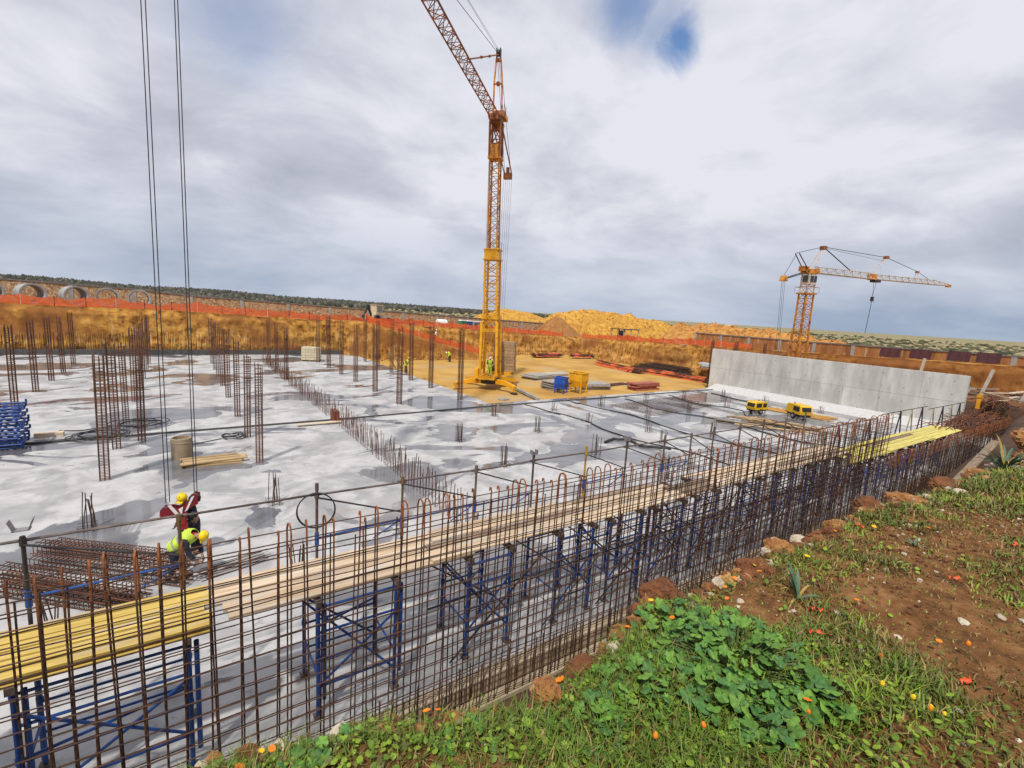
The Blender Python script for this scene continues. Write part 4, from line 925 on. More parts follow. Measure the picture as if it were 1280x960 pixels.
def railing():
    t = thing('guard_rail', 'rusty pipe guard rail with sloping braces along the back of the walkway', 'railing', (0, VB+.02, 0))
    us = [-3.55, -1.85, -0.1, 1.95, 3.58, 5.28, 6.85, 8.55, 10.08, 11.7, 12.98, 14.15, 15.7, 17.2, 18.8, 20.3]
    zs = 3.5
    for i, u in enumerate(us):
        yel = abs(u-8.55) < .01; top = zs+random.uniform(.06, .22)
        if abs(u+.1) < .01: top = 3.5
        m = MB(); m.tube((u, 0, .1), (u, 0, top), .026, 8); m.lathe([(.042, zs-.05), (.042, zs+.05)], 8, (u, 0, 0))
        m.tube((u, 0, top-.12), (u, 0, top+.02), .034, 6)
        m.build('rail_post', mat('yellow_post', (0.45, 0.30, 0.04), (0.25, 0.13, 0.03), rough=.6) if yel else (mat('olive_post', (0.16, 0.11, 0.05), (0.1, 0.07, 0.03), rough=.6) if abs(u+.1) < .01 or abs(u-3.58) < .01 else (PIPE if u > -1 else STEEL)), t)
        if i < len(us)-1:
            w = us[i+1]; m = MB(); m.tube((u-.1, .03, zs+random.uniform(-.02, .02)), (w+.1, .03, zs+random.uniform(-.02, .02)), .02, 7); m.build('top_rail', PIPE, t)
            if i != 2 and i != 0: m = MB(); m.tube((u, -.03, zs-.03), (w, -.03, zs-.62 if i != 0 else zs-.8), .016, 6); m.build('sloping_brace', STEEL, t)
        if i in (1, 3, 4, 5, 7, 9):
            w = us[i+1] if i+1 < len(us) else u+1.6
            m = MB(); m.tube((u, .04, ZW+.42), (w, .04, ZW+.46), .018, 6); m.tube((w, .04, ZW+.46), (w-.55, .08, ZW+.16), .014, 5); m.lathe([(.04, ZW+.30), (.04, ZW+.55)], 8, (u, 0, 0)); m.build('blue_brace', BLUE, t)
    # fork head on the leftmost visible post
    for u in (-1.85, 6.85, 10.08):
        m = MB(); z = 3.68; s = 1.0 if u < 0 else .7
        m.box((u, 0, z), (.18*s, .12, .012)); m.box((u-.10*s, 0, z+.07*s), (.012, .12, .15*s), rot=Matrix.Rotation(-.35, 3, 'Y') if u < 0 else None); m.box((u+.10*s, 0, z+.07*s), (.012, .12, .15*s), rot=Matrix.Rotation(.35, 3, 'Y') if u < 0 else None); m.build('fork_head', mat('galvanised', (0.30, 0.28, 0.29), (0.18, 0.16, 0.18), rough=.5, metal=.4), t)
railing()
m = MB(); m.path([(.325*math.cos(k*pi/16), 0, .325*math.sin(k*pi/16)) for k in range(32)], .011, 6, close=True); m.path([(.315*math.cos(k*pi/16), .03, .325*math.sin(k*pi/16)) for k in range(32)], .009, 6, close=True)
o = m.build('hose_loop', RUBBER, None, loc=(1.93, VB-.02, 3.23)); tag(o, 'black hose loop hanging on a railing post', 'hose'); o.rotation_euler = (0, 0, -.2)

# lattice trestles standing beyond the yellow planks
def trestle(u0, u1, label, h0=1.2, h1=3.1):
    t = thing('trestle_frame', label, 'trestle', (u0, VB+.4, 0), 0, 'dark steel trestle frames at the right end')
    n = max(2, int((u1-u0)/1.7)); w = (u1-u0)/n
    for y in (0, ):
        m = MB(); m.tube((0, y, h1), (u1-u0, y, h1), .022, 5); m.build('top_rail', STEEL, t)
        for k in range(n):
            m = MB(); m.tube((k*w+w/2, y, h1), (k*w, y, h0-1.2), .034, 5); m.tube((k*w+w/2, y, h1), (k*w+w, y, h0-1.2), .034, 5); m.build('leg_pair', STEEL if k % 2 else mat('pale_steel', (0.42, 0.40, 0.30), (0.25, 0.22, 0.16), rough=.6), t)
trestle(22.0, 29.0, 'dark steel trestle frame of triangular legs behind the first yellow planks', h1=2.75)
trestle(29.6, 36.5, 'dark steel trestle frame of triangular legs against the concrete wall end', h1=2.9)
trestle(36.8, 44.0, 'dark steel trestle frame at the corner below the concrete wall', h1=2.7)
# ------------------------------------------------------------------ people
SKIN = mat('skin', (0.36, 0.20, 0.13), (0.30, 0.16, 0.10), rough=.6, scale=6)
HATY = mat('helmet_yellow', (0.85, 0.60, 0.01), (0.78, 0.52, 0.01), rough=.35)
HATW = mat('helmet_white', (0.80, 0.79, 0.76), (0.7, 0.69, 0.66), rough=.35)
VEST = mat('hivis_lime', (0.62, 0.80, 0.08), (0.42, 0.56, 0.05), rough=.75, scale=9, bump=.5)
TAPE = mat('grey_reflective_tape', (0.36, 0.37, 0.36), (0.28, 0.29, 0.28), rough=.4)
NAVY = mat('navy_workwear', (0.030, 0.033, 0.05), (0.014, 0.016, 0.026), rough=.85, scale=9, bump=.6, c3=(.12, .11, .1), s3=5, lo3=.6, hi3=.7)
ORNG = mat('orange_collar', (0.62, 0.26, 0.02), (0.5, 0.2, 0.02), rough=.7)
REDC = mat('red_sweater', (0.42, 0.03, 0.03), (0.3, 0.02, 0.02), rough=.8)
BOOT = mat('boots', (0.06, 0.045, 0.035), (0.035, 0.025, 0.02), rough=.8)
BROWNT = mat('brown_trousers', (0.13, 0.10, 0.07), (0.08, 0.06, 0.045), rough=.85)
def skin_obj(name, pts, edges, rad, m, parent, root=0, sub=1):
    me = bpy.data.meshes.new(name); me.from_pydata([tuple(p) for p in pts], edges, []); me.materials.append(m)
    o = put(name, me, parent); md = o.modifiers.new('skin', 'SKIN'); md.use_smooth_shade = True
    for i, r in enumerate(rad): 
        q = me.skin_vertices[0].data[i]; q.radius = (r, r) if not isinstance(r, tuple) else r; q.use_root = (i == root)
    s = o.modifiers.new('subdivision', 'SUBSURF'); s.levels = sub; s.render_levels = sub
    dg = bpy.context.evaluated_depsgraph_get(); nm = bpy.data.meshes.new_from_object(o.evaluated_get(dg)); nm.name = name
    o.modifiers.clear(); o.data = nm; return o
def person(label, loc, rz, J, top, legs, hat, vest=None, tape=True, collar=None, cat='worker', fingers=True, s=1.0):
    """J: joints in a local frame, x forward, y to the left, z up"""
    t = thing('person', label, 'person', loc, rz); t.scale = (s, s, s)
    V_ = {k: Vector(p) for k, p in J.items()}
    for k in ('sh', 'el', 'wr', 'hip', 'kn', 'an', 'toe'):
        for sd in 'LR': V_.setdefault(k+sd, V_.get(k+sd))
    pel, ch, nk, hd = V_['pel'], V_['chest'], V_['neck'], V_['head']
    # body: head, neck, torso, arms and legs as one continuous skinned surface
    pts = [pel, (pel+ch)/2, ch, nk, hd-(hd-nk)*.35, hd, hd+(hd-nk).normalized()*.09]; rad = [.135, .13, .15, .06, .062, .088, .07]
    ed = [(0, 1), (1, 2), (2, 3), (3, 4), (4, 5), (5, 6)]
    for sd in 'LR':
        i = len(pts); pts += [V_['sh'+sd], V_['el'+sd], V_['wr'+sd], V_['wr'+sd]+(V_['wr'+sd]-V_['el'+sd]).normalized()*.07]; rad += [.065, .045, .030, .034]; ed += [(2, i), (i, i+1), (i+1, i+2), (i+2, i+3)]
    for sd in 'LR':
        i = len(pts); pts += [V_['hip'+sd], V_['kn'+sd], V_['an'+sd], V_['toe'+sd]]; rad += [.09, .06, .042, .035]; ed += [(0, i), (i, i+1), (i+1, i+2), (i+2, i+3)]
    skin_obj('body', pts, ed, rad, SKIN, t)
    # trousers
    pts = [pel, pel+(ch-pel)*.3]; rad = [.15, .145]; ed = [(0, 1)]
    for sd in 'LR':
        i = len(pts); pts += [V_['hip'+sd], V_['kn'+sd], V_['an'+sd]+Vector((0, 0, .02))]; rad += [.105, .077, .066]; ed += [(0, i), (i, i+1), (i+1, i+2)]
    skin_obj('trousers', pts, ed, rad, legs, t)
    # jacket with sleeves
    pts = [pel+(ch-pel)*.12, (pel+ch)/2, ch, nk-(nk-ch)*.25]; rad = [(.165, .15), (.165, .15), (.175, .16), .085]; ed = [(0, 1), (1, 2), (2, 3)]
    for sd in 'LR':
        i = len(pts); pts += [V_['sh'+sd], V_['el'+sd], V_['wr'+sd]-(V_['wr'+sd]-V_['el'+sd])*.06]; rad += [.085, .062, .048]; ed += [(2, i), (i, i+1), (i+1, i+2)]
    skin_obj('jacket', pts, ed, rad, top, t)
    up = (ch-pel).normalized(); side = (V_['shL']-V_['shR']).normalized(); fw = side.cross(up).normalized()
    Rm = Matrix((fw, side, up)).transposed()
    if vest:
        m = MB(); n = 14; rows = []
        for k, (q, rx, ry) in enumerate(((-.05, .185, .20), (.3, .18, .195), (.62, .185, .205), (.9, .185, .215), (1.08, .14, .17), (1.16, .09, .10))):
            c = pel+(ch-pel)*q*1.25
            for a in range(n): rows.append(c + Rm @ Vector((rx*math.cos(2*pi*a/n), ry*math.sin(2*pi*a/n), 0))*(1+.12*noise.noise((a*1.3, k*2.1, loc[0]))))
        m.add(rows, [(i*n+a, i*n+(a+1) % n, (i+1)*n+(a+1) % n, (i+1)*n+a) for i in range(5) for a in range(n)]); v = m.build('safety_vest', vest, t, smooth=True)
        if tape:
            m = MB()
            for q0 in (.18, .52):
                rr = []
                for dq in (0, .09):
                    c = pel+(ch-pel)*(q0+dq)*1.25
                    for a in range(n): rr.append(c + Rm @ Vector((.192*math.cos(2*pi*a/n), .208*math.sin(2*pi*a/n), 0)))
                m.add(rr, [(a, (a+1) % n, n+(a+1) % n, n+a) for a in range(n)])
            m.build('reflective_band', TAPE, v)
    if collar:
        m = MB(); c = nk-(nk-ch)*.1; m.lathe([(.10, -.05), (.085, .03), (.075, .04)], 12, c, M=Rm); m.build('collar', collar, t)
    # helmet, face
    hz = (hd-nk).normalized(); look = V_.get('look', Vector((1, 0, -.3))).normalized(); hx = (look-hz*look.dot(hz)).normalized(); hy = hz.cross(hx); Hm = Matrix((hx, hy, hz)).transposed()
    m = MB(); m.lathe([(.122, .0), (.124, .04), (.115, .085), (.085, .125), (.04, .145), (0.0, .15)], 16, hd+hz*.025, M=Hm); m.box(hd+hz*.03+hx*.13, (.09, .17, .012), rot=Hm); m.box(hd+hz*.165, (.16, .03, .02), rot=Hm); m.build('helmet', hat, t, smooth=True)
    m = MB(); m.box(hd+hx*.092-hz*.02, (.03, .025, .045), rot=Hm); m.box(hd+hy*.085-hz*.02, (.04, .02, .06), rot=Hm); m.box(hd-hy*.085-hz*.02, (.04, .02, .06), rot=Hm); m.build('nose_and_ears', SKIN, t)
    m = MB()
    for sdy in (-.032, .032): m.box(hd+hx*.082+hy*sdy+hz*.012, (.012, .024, .012), rot=Hm)
    m.box(hd+hx*.082-hz*.062, (.014, .045, .012), rot=Hm); m.build('eyes_and_mouth', NAVY, t)
    # hands with five fingers
    for sd in 'LR':
        w = V_['wr'+sd]; d = (w-V_['el'+sd]).normalized(); sgn = 1 if sd == 'L' else -1
        a = d.cross(Vector((1, 0, 0)) if abs(d.x) < .9 else Vector((0, 0, 1))).normalized(); b = d.cross(a)
        m = MB(); m.box(w+d*.085, (.085, .028, .085), rot=Matrix((a, b, d)).transposed())
        for f in range(4):
            o0 = w+d*.125+a*(-.031+.0205*f); L_ = (.062, .075, .070, .055)[f]
            m.path([o0, o0+d*L_*.5+b*.006*sgn, o0+d*L_*.85+b*.028*sgn, o0+d*L_*.9+b*.045*sgn], .0095, 5, r2=.007)
        o0 = w+d*.06-a*.04; m.path([o0, o0-a*.025+d*.03, o0-a*.02+d*.06+b*.02*sgn], .011, 5, r2=.008)
        m.build('hand', SKIN if top is not REDC else BOOT, t)
        f0 = V_['an'+sd]; f1 = V_['toe'+sd]; fd = f1-f0; fd.z = 0; fd.normalize()
        m = MB(); Mx = Matrix.Translation((f0.x, f0.y, 0)) @ Matrix.Rotation(math.atan2(fd.y, fd.x), 4, 'Z')
        m.prism([(-.08, 0), (.19, 0), (.20, .03), (.16, .07), (.05, .10), (.04, .17), (-.07, .17), (-.09, .08)], .095, Mx); m.build('boot', BOOT, t)
    return t
def pose_stand(lean=.06, arms='down', look=(1, 0, -.3)):
    J = dict(pel=(0, 0, .92), chest=(lean, 0, 1.33), neck=(lean*1.5, 0, 1.50), head=(lean*1.9+.02, 0, 1.64), look=look)
    for sd, s in (('L', 1), ('R', -1)):
        J['sh'+sd] = (lean, .19*s, 1.41); J['hip'+sd] = (0, .095*s, .88); J['kn'+sd] = (.03, .11*s, .49); J['an'+sd] = (-.02, .12*s, .09); J['toe'+sd] = (.13, .14*s, .04)
        if arms == 'down': J['el'+sd] = (lean-.03, .25*s, 1.13); J['wr'+sd] = (lean+.06, .26*s, .90)
        elif arms == 'fwd': J['el'+sd] = (.16, .24*s, 1.16); J['wr'+sd] = (.38, .14*s, 1.18)
        else: J['el'+sd] = (.20, .24*s, 1.15); J['wr'+sd] = (.36, .16*s, .96)
    return J
J1 = pose_stand(.14, 'low', (.8, .25, -.75)); J1['head'] = (.33, .07, 1.66); J1['neck'] = (.24, .02, 1.52); J1['chest'] = (.15, 0, 1.32)
person('worker in yellow helmet and dark clothes with orange collar standing behind the red hook block', (0.17, 14.82, 0), R(-34.9-112), J1, NAVY, NAVY, HATY, None, collar=ORNG)
J2 = dict(pel=(0, 0, .86), chest=(.34, 0, 1.13), neck=(.50, 0, 1.17), head=(.64, 0, 1.18), look=(.7, 0, -.7))
for sd, s in (('L', 1), ('R', -1)):
    J2['sh'+sd] = (.38, .19*s, 1.12); J2['el'+sd] = (.46, .22*s, .84); J2['wr'+sd] = (.56, .14*s, .62); J2['hip'+sd] = (0, .10*s, .82); J2['kn'+sd] = (.07, .13*s, .46); J2['an'+sd] = (-.06+.14*(s > 0), .14*s, .09); J2['toe'+sd] = (.10+.14*(s > 0), .16*s, .04)
person('worker in lime safety vest and yellow helmet bending over below the hook block', (-0.26, 13.52, 0), R(-34.9), J2, NAVY, NAVY, HATY, VEST, collar=REDC)
person('worker in lime vest and yellow helmet at the slab edge beside the leaning boards', (19.9, 48.6, -.3), R(-60), pose_stand(.2, 'fwd'), NAVY, BROWNT, HATY, VEST, tape=False)
person('worker in pale lime vest bending on the pit floor before the earth ramp', (30.3, 58.6, -.3), R(200), {**J2}, VEST, NAVY, HATW, VEST, tape=False, s=1.05)
person('person in white top walking down the earth ramp behind the orange net', (30.0, 62.7, 2.02), R(-20), pose_stand(.04), HATW, NAVY, HATW, None)
person('crane operator in lime vest and white helmet standing in the yellow crane portal', (23.2, 36.95, 1.0), R(-130), pose_stand(.03, 'fwd'), NAVY, VEST, HATW, VEST, tape=False)

# ------------------------------------------------------------------ things on the slab
def lying_cage(p, q, w, h, label):
    p, q = Vector(p), Vector(q); L_ = (q-p).length; d = (q-p).normalized(); rz = math.atan2(d.y, d.x)
    t = thing('lying_rebar_cage', label, 'rebar cage', p, rz, 'rebar cages lying on the slab')
    for y in (-w/2, 0, w/2):
        for z in (.03, h):
            m = MB(); m.path([(0, y, z), (L_*.5, y+random.uniform(-.02, .02), z+random.uniform(-.02, .02)), (L_+random.uniform(-.2, .2), y, z)], .014, 5); m.build('main_bar', RUST_C, t)
    m = MB(); x = .1
    while x < L_-.05:
        a = random.uniform(-.02, .02)
        c = [(x, -w/2, .02), (x+a, w/2, .02), (x+a, w/2, h+.01), (x, -w/2, h+.01)]
        for i in range(4): m.tube(c[i], c[(i+1) % 4], .010, 3, cap=False)
        x += .12
    m.build('stirrups', RUST_C, t)['kind'] = 'stuff'
for i, (a, b, lab) in enumerate((
        ((-2.95, 16.6, .02), (.05, 14.1, .02), 'farthest rusty rebar cage of the pile left of the workers'),
        ((-3.2, 15.8, .02), (.1, 13.0, .02), 'rusty rebar cage second from the back in the pile left of the workers'),
        ((-3.15, 15.95, .30), (0.1, 13.2, .30), 'rusty rebar cage on top of the pile left of the workers'),
        ((-3.6, 15.1, .02), (-.8, 12.45, .02), 'rusty rebar cage in the nearer pile at the left edge, back one'),
        ((-3.65, 14.75, .02), (-.75, 12.1, .02), 'rusty rebar cage in the nearer pile at the left edge, front one'),
        ((-3.6, 14.95, .30), (-.8, 12.3, .30), 'rusty rebar cage on top of the nearer pile at the left edge'))):
    lying_cage(a, b, .30, .26, lab)
for k in range(9):
    a = random.uniform(-.1, .1); m = MB(); m.tube((0, 0, .015), (1.3+random.uniform(-.2, .3), .35+a, .02), .011, 5); o = m.build('rebar_rod', RUST_D, None, loc=(.25+random.uniform(-.1, .1), 13.1+k*.06, .0+.01*k)); tag(o, 'loose dark rebar rod on the slab by the bending worker', 'rebar', 'loose rods by the bending worker')
def coil(u, v, r, label):
    m = MB()
    for k in range(4):
        ph = random.uniform(0, 6); rr = r*random.uniform(.8, 1.1); cx, cy = random.uniform(-.25, .25), random.uniform(-.2, .2)
        m.path([(cx+rr*math.cos(2*pi*i/28), cy+rr*.8*math.sin(2*pi*i/28), .03+.03*k+.06*abs(math.sin(ph+i*.4))) for i in range(28)], .022, 5, close=True)
    m.path([(-r, 0, .03), (-r-1.2, -.6, .03), (-r-2.0, -.3, .03)], .022, 5)
    tag(m.build('cable_coil', RUBBER, None, loc=(u, v, 0)), label, 'cable')
coil(-1.9, 31.0, 1.0, 'black cable coil on the slab right of the second left column'); coil(-3.3, 29.0, .95, 'black cable coil lying between the left columns')
coil(2.0, 26.6, .45, 'thin dark hose ring on the slab beside the plank pile')
for i, (pts, lab) in enumerate((
        ([(21.5, 29.0), (22.2, 24), (21.6, 19), (22.6, 14.5), (22.4, 11)], 'dark cable snaking along the slab left of the wet bands'),
        ([(26.0, 28.8), (27.0, 23), (26.2, 18), (27.4, 12)], 'second dark cable snaking down the wet right part of the slab'),
        ([(32.0, 28.5), (31.0, 24), (32.6, 19.5), (31.6, 14.5), (33, 11)], 'dark cable curving past the scattered boards'),
        ([(38.0, 28.6), (36.8, 25), (38.2, 21.5), (36.0, 19.5)], 'dark air hose leading to the left yellow compressor'),
        ([(44.0, 28.0), (43.2, 24), (42.4, 20), (40.6, 17.9)], 'dark air hose leading to the right yellow compressor'),
        ([(19.5, 18.5), (20.6, 18.9), (21.2, 18.2), (20.9, 17.2), (22.0, 16.0)], 'short hook shaped black hose lying on the slab'))):
    q = []; K = len(pts)
    for k in range((K-1)*8+1):
        s_ = k/8; a = min(int(s_), K-2); f = s_-a; f = f*f*(3-2*f); q.append((pts[a][0]+(pts[a+1][0]-pts[a][0])*f+.25*noise.noise((k*.35, i, 0)), pts[a][1]+(pts[a+1][1]-pts[a][1])*(s_-a), .035))
    o0 = Vector(q[0]); m = MB(); m.path([Vector(p)-o0+Vector((0, 0, .035)) for p in q], .035 if i < 5 else .09, 6); tag(m.build('site_cable', RUBBER, None, loc=(o0.x, o0.y, 0)), lab, 'cable')
def mesh_mat(u, v, label):
    t = thing('rebar_mat', label, 'rebar mat', (u, v, .02), .1)
    for k in range(13):
        m = MB(); m.tube((k*.35, 0, .03), (k*.35+random.uniform(-.1, .1), 4.2, .06), .012, 4); m.build('mat_bar', RUST_D, t)
        m = MB(); m.tube((-.1, k*.35, .055), (4.3, k*.35+random.uniform(-.1, .1), .05), .012, 4); m.build('mat_bar', RUST_D, t)
mesh_mat(28.5, 22.4, 'square rebar mat lying on the slab between the dark cables'); mesh_mat(33.6, 23.0, 'second square rebar mat lying farther right on the slab')
def pipe_section():
    t = thing('concrete_pipe', 'upright tan concrete pipe section standing on the slab beside the plank pile', 'pipe', (-.08, 24.1, 0))
    m = MB(); m.lathe([(.37, .0), (.38, .85), (.37, .88), (.31, .88), (.31, .05), (0.0, .05)], 28); m.build('pipe_shell', CTAN, t, smooth=False)
    m = MB(); m.lathe([(.383, .66), (.39, .68), (.39, .72), (.383, .74)], 28); m.build('rim_band', CTAN, t)
pipe_section()
for k in range(9):
    lay, i = k//4, k % 4
    o = plank(-.05+random.uniform(-.1, .1), 2.05+random.uniform(-.15, .25), 22.55+i*.3+random.uniform(-.08, .08), .0+lay*.07+.006*i, .2, mat('sawn_plank', (0.50, 0.36, 0.19), (0.30, 0.20, 0.10), rough=.85, scale=3, stretch=(.4, 5, 5), rand=.2), 'sawn plank in the small pile beside the tan pipe, %s board of %s layer' % (ordinal(i), ['bottom', 'middle', 'top'][lay]), 'planks in the pile beside the tan pipe', th=.06)
    o.rotation_euler.z += random.uniform(-.06, .1)
tag(plank(5.2, 7.6, 27.9, .09, .28, PLANK_P, 'pale board leaning over the pour joint by the rusty form panel', None), 'pale board lying across the pour joint by the rusty form panel', 'plank')
bpy.data.objects[-1] if False else None
# blue frame stack at the left edge
for k in range(13):
    o = MB(); z = .08+k*.14; L_ = 3.0; w = 1.3; a = random.uniform(-.08, .08)
    for y in (-w/2, w/2): o.tube((-L_/2+a, y, 0), (L_/2+a, y, 0), .045, 6)
    for x in (-1.4, -.7, 0, .7, 1.42): o.tube((x+a, -w/2, 0), (x+a, w/2, 0), .04, 6)
    o.tube((L_/2+a, -w/2, 0), (L_/2+a, -w/2, .16), .04, 6); o.tube((L_/2+a, w/2, 0), (L_/2+a, w/2, .16), .04, 6); o.tube((1.42+a, -w/2, .02), (.7+a, w/2, .02), .03, 6)
    q = o.build('scaffold_section', BLUE, None, loc=(-7.15, 28.4, z)); q.rotation_euler = (0, 0, random.uniform(-.05, .05))
    tag(q, 'blue steel frame in the stack at the left edge, %s' % ('lowest one' if k == 0 else 'topmost one' if k == 12 else '%s from the bottom' % (ordinal(k))), 'frame', 'blue frames stacked at the left edge')
m = MB(); m.box((0, 0, .09), (1.0, .35, .18)); tag(m.build('timber_block', PLANK_P, None, loc=(-5.1, 29.8, 0)), 'pale timber block on the slab right of the blue frames', 'timber')
def pallet():
    t = thing('block_pallet', 'pallet of cream blocks near the far slab edge', 'pallet', (12.4, 58.2, 0), -.4)
    m = MB()
    for x in (-.8, 0, .8): m.box((x, 0, .06), (.14, 1.5, .12))
    m.box((0, 0, .14), (1.9, 1.5, .04)); m.build('pallet_base', PLANK_W, t)
    cm = mat('cream_block', (0.62, 0.54, 0.38), (0.5, 0.43, 0.30), rough=.9, rand=.08); b = MB(); b.box((0, 0, 0), (.45, .70, .27)); me = b.mesh('block', cm)
    for i in range(4):
        for j in range(2):
            for k in range(5): put('block', me, t, (-.70+i*.467, -.36+j*.72, .30+k*.285))
pallet()
for i in range(3):
    m = MB(); m.beam((0, 0, 0), (-.9, .6, 2.0), .28, .06); o = m.build('leaning_board', PLANK_W, None, loc=(19.7+i*.5, 50.6-i*.35, -.3)); tag(o, 'weathered board leaning up against the slab edge, %s from the slab' % ordinal(i), 'board', 'boards leaning at the far slab edge')

def compressor(label, u, v, rz, s):
    t = thing('air_compressor', label, 'compressor', (u, v, 0), rz)
    t.scale = (s, s, s); Y = mat('machine_yellow', (0.78, 0.47, 0.01), (0.66, 0.38, 0.01), rough=.4, scale=3)
    m = MB(); P = [(-1.05, .55), (1.05, .55), (1.12, .85), (.98, 1.35), (.85, 1.45), (-.85, 1.45), (-.98, 1.35), (-1.12, .85)]; m.prism(P, 1.25, Matrix.Identity(4)); m.build('canopy', Y, t)
    g = mat('grille_black', (0.02, 0.02, 0.022), (0.012, 0.012, 0.012), rough=.6)
    for gx, gy, gw in ((-.45, -.635, .9), (.55, -.635, .62), (-.45, .635, .9)): m = MB(); m.box((gx, gy, 1.08), (gw, .02, .45)); m.build('side_grille', g, t)
    for gs in (1, -1): m = MB(); m.box((gs*1.06, 0, 1.1), (.06, .95, .42), rot=Matrix.Rotation(-.27*gs, 3, 'Y')); m.build('end_grille', g, t)
    m = MB(); m.box((0, 0, .46), (2.1, 1.05, .20)); m.beam((1.05, 0, .45), (2.0, 0, .38), .1, .1); m.build('chassis', g, t)
    for y in (-.62, .62):
        m = MB(); m.lathe([(.12, -.09), (.30, -.09), (.33, -.05), (.33, .05), (.30, .09), (.12, .09)], 18, (-.1, y, .33), M=Matrix.Rotation(pi/2, 3, 'X')); w = m.build('wheel', RUBBER, t)
        m = MB(); m.lathe([(.15, -.095), (.15, .095)], 12, (-.1, y, .33), M=Matrix.Rotation(pi/2, 3, 'X')); m.build('rim', CGREY, w)
    m = MB(); m.tube((.5, .2, 1.45), (.5, .2, 1.62), .05, 8); m.build('exhaust', STEEL, t)
    m = MB(); m.tube((1.6, 0, .38), (1.6, 0, 0.02), .04, 6); m.build('jockey_leg', STEEL, t)
compressor('yellow wheeled compressor with black grilles, left one of two on the slab', 38.3, 20.2, R(-8), .68)
compressor('yellow wheeled compressor tilted on the slab before the concrete wall, right one', 39.9, 17.7, R(60), .78)
for k in range(16):
    o = plank(0, 4.2+random.uniform(-.6, .6), 0, 0, .2, PLANK_W if k % 3 == 0 else mat('sawn_plank', (0.5, .36, .19)), 'loose sawn board in the scattered pile on the wet slab below the compressors', 'scattered boards below the compressors', th=.06)
    o.location = (34.3+random.uniform(-1.4, 1.6), 17.0+random.uniform(-1.2, 1.3), .01+.022*k); o.rotation_euler = (0, 0, R(-70)+random.uniform(-.35, .35))
for k in range(5):
    o = plank(0, 5.0, 0, 0, .22, mat('orange_plank', (0.58, 0.33, 0.09), (0.4, 0.2, 0.05), rough=.8, rand=.1), 'orange stained plank lying between the two compressors', 'orange planks between the compressors', th=.06)
    o.location = (41.3+k*.28, 18.5+random.uniform(-.5, .5), .01+.02*k); o.rotation_euler = (0, 0, R(-78)+random.uniform(-.12, .12))

# ------------------------------------------------------------------ things in the pit
def hopper(label, u, v, c, s, rz):
    t = thing('concrete_skip', label, 'skip', (u, v, -.3), rz); t.scale = (s, s, s)
    m = MB(); A = [(-.45, -.45, .55), (.45, -.45, .55), (.45, .45, .55), (-.45, .45, .55)]; B = [(-.6, -.6, 1.1), (.6, -.6, 1.1), (.6, .6, 1.1), (-.6, .6, 1.1)]; C_ = [(-.6, -.6, 1.75), (.6, -.6, 1.75), (.6, .6, 1.75), (-.6, .6, 1.75)]
    m.add(A+B+C_, [(3, 2, 1, 0)]+[(i, (i+1) % 4, 4+(i+1) % 4, 4+i) for i in range(4)]+[(4+i, 4+(i+1) % 4, 8+(i+1) % 4, 8+i) for i in range(4)]); m.build('hopper', c, t)
    for x in (-.5, .5):
        for y in (-.5, .5): m = MB(); m.beam((x, y, 0), (x*1.1, y*1.1, 1.15), .09, .09); m.build('leg', c, t)
    m = MB(); m.path([(-.62, -.62, 1.75), (.62, -.62, 1.75), (.62, .62, 1.75), (-.62, .62, 1.75)], .05, 4, close=True); m.build('rim', c, t)
    m = MB(); m.box((0, 0, 1.55), (1.1, 1.1, .04)); m.build('contents', DARKSOIL, t)
hopper('yellow concrete skip on legs by the slab edge in the pit', 30.9, 33.4, CYEL, 1.12, .35); hopper('blue concrete skip on legs beside the yellow one', 29.2, 33.9, BLUEB, .85, .5)
def sheet_stack(label, u, v, l, w, n, m_, rz=0, z=-.3, cat='stack', name='panel_stack', th=.1):
    t = thing(name, label, cat, (u, v, z), rz)
    for k in range(n):
        m = MB(); m.box((random.uniform(-.15, .15), random.uniform(-.12, .12), th*.6+k*th*1.15), (l*random.uniform(.8, 1), w*random.uniform(.85, 1), th), random.uniform(-.06, .06)); m.build('panel', m_, t)
GP = mat('grey_panel', (0.36, 0.34, 0.30), (0.22, 0.2, 0.18), rough=.8, rand=.15)
sheet_stack('stack of grey formwork panels on the pit floor right of the crane', 33.2, 42.6, 3.6, 2.2, 4, GP, .2)
sheet_stack('grey panels stacked behind the blue skip', 30.6, 36.2, 3.0, 1.8, 7, GP, .1)
sheet_stack('spread of grey panels and boards right of the yellow skip', 34.6, 35.4, 3.6, 2.2, 5, GP, -.25)
sheet_stack('thin pale sheets lying farther back on the pit floor', 37.2, 44.5, 4.0, 1.6, 2, mat('pale_sheet', (0.48, 0.44, 0.37), (0.36, 0.33, 0.28), rough=.8), .1)
sheet_stack('low red brick coloured stack near the slab edge in the pit', 40.0, 33.3, 4.0, 1.3, 5, mat('brick_red', (0.42, 0.14, 0.10), (0.30, 0.09, 0.06), rough=.85, rand=.12), 0.0, th=.13)
sheet_stack('grey slab lying in front of the crane outriggers', 22.0, 32.6, .9, .6, 1, GP, .3)
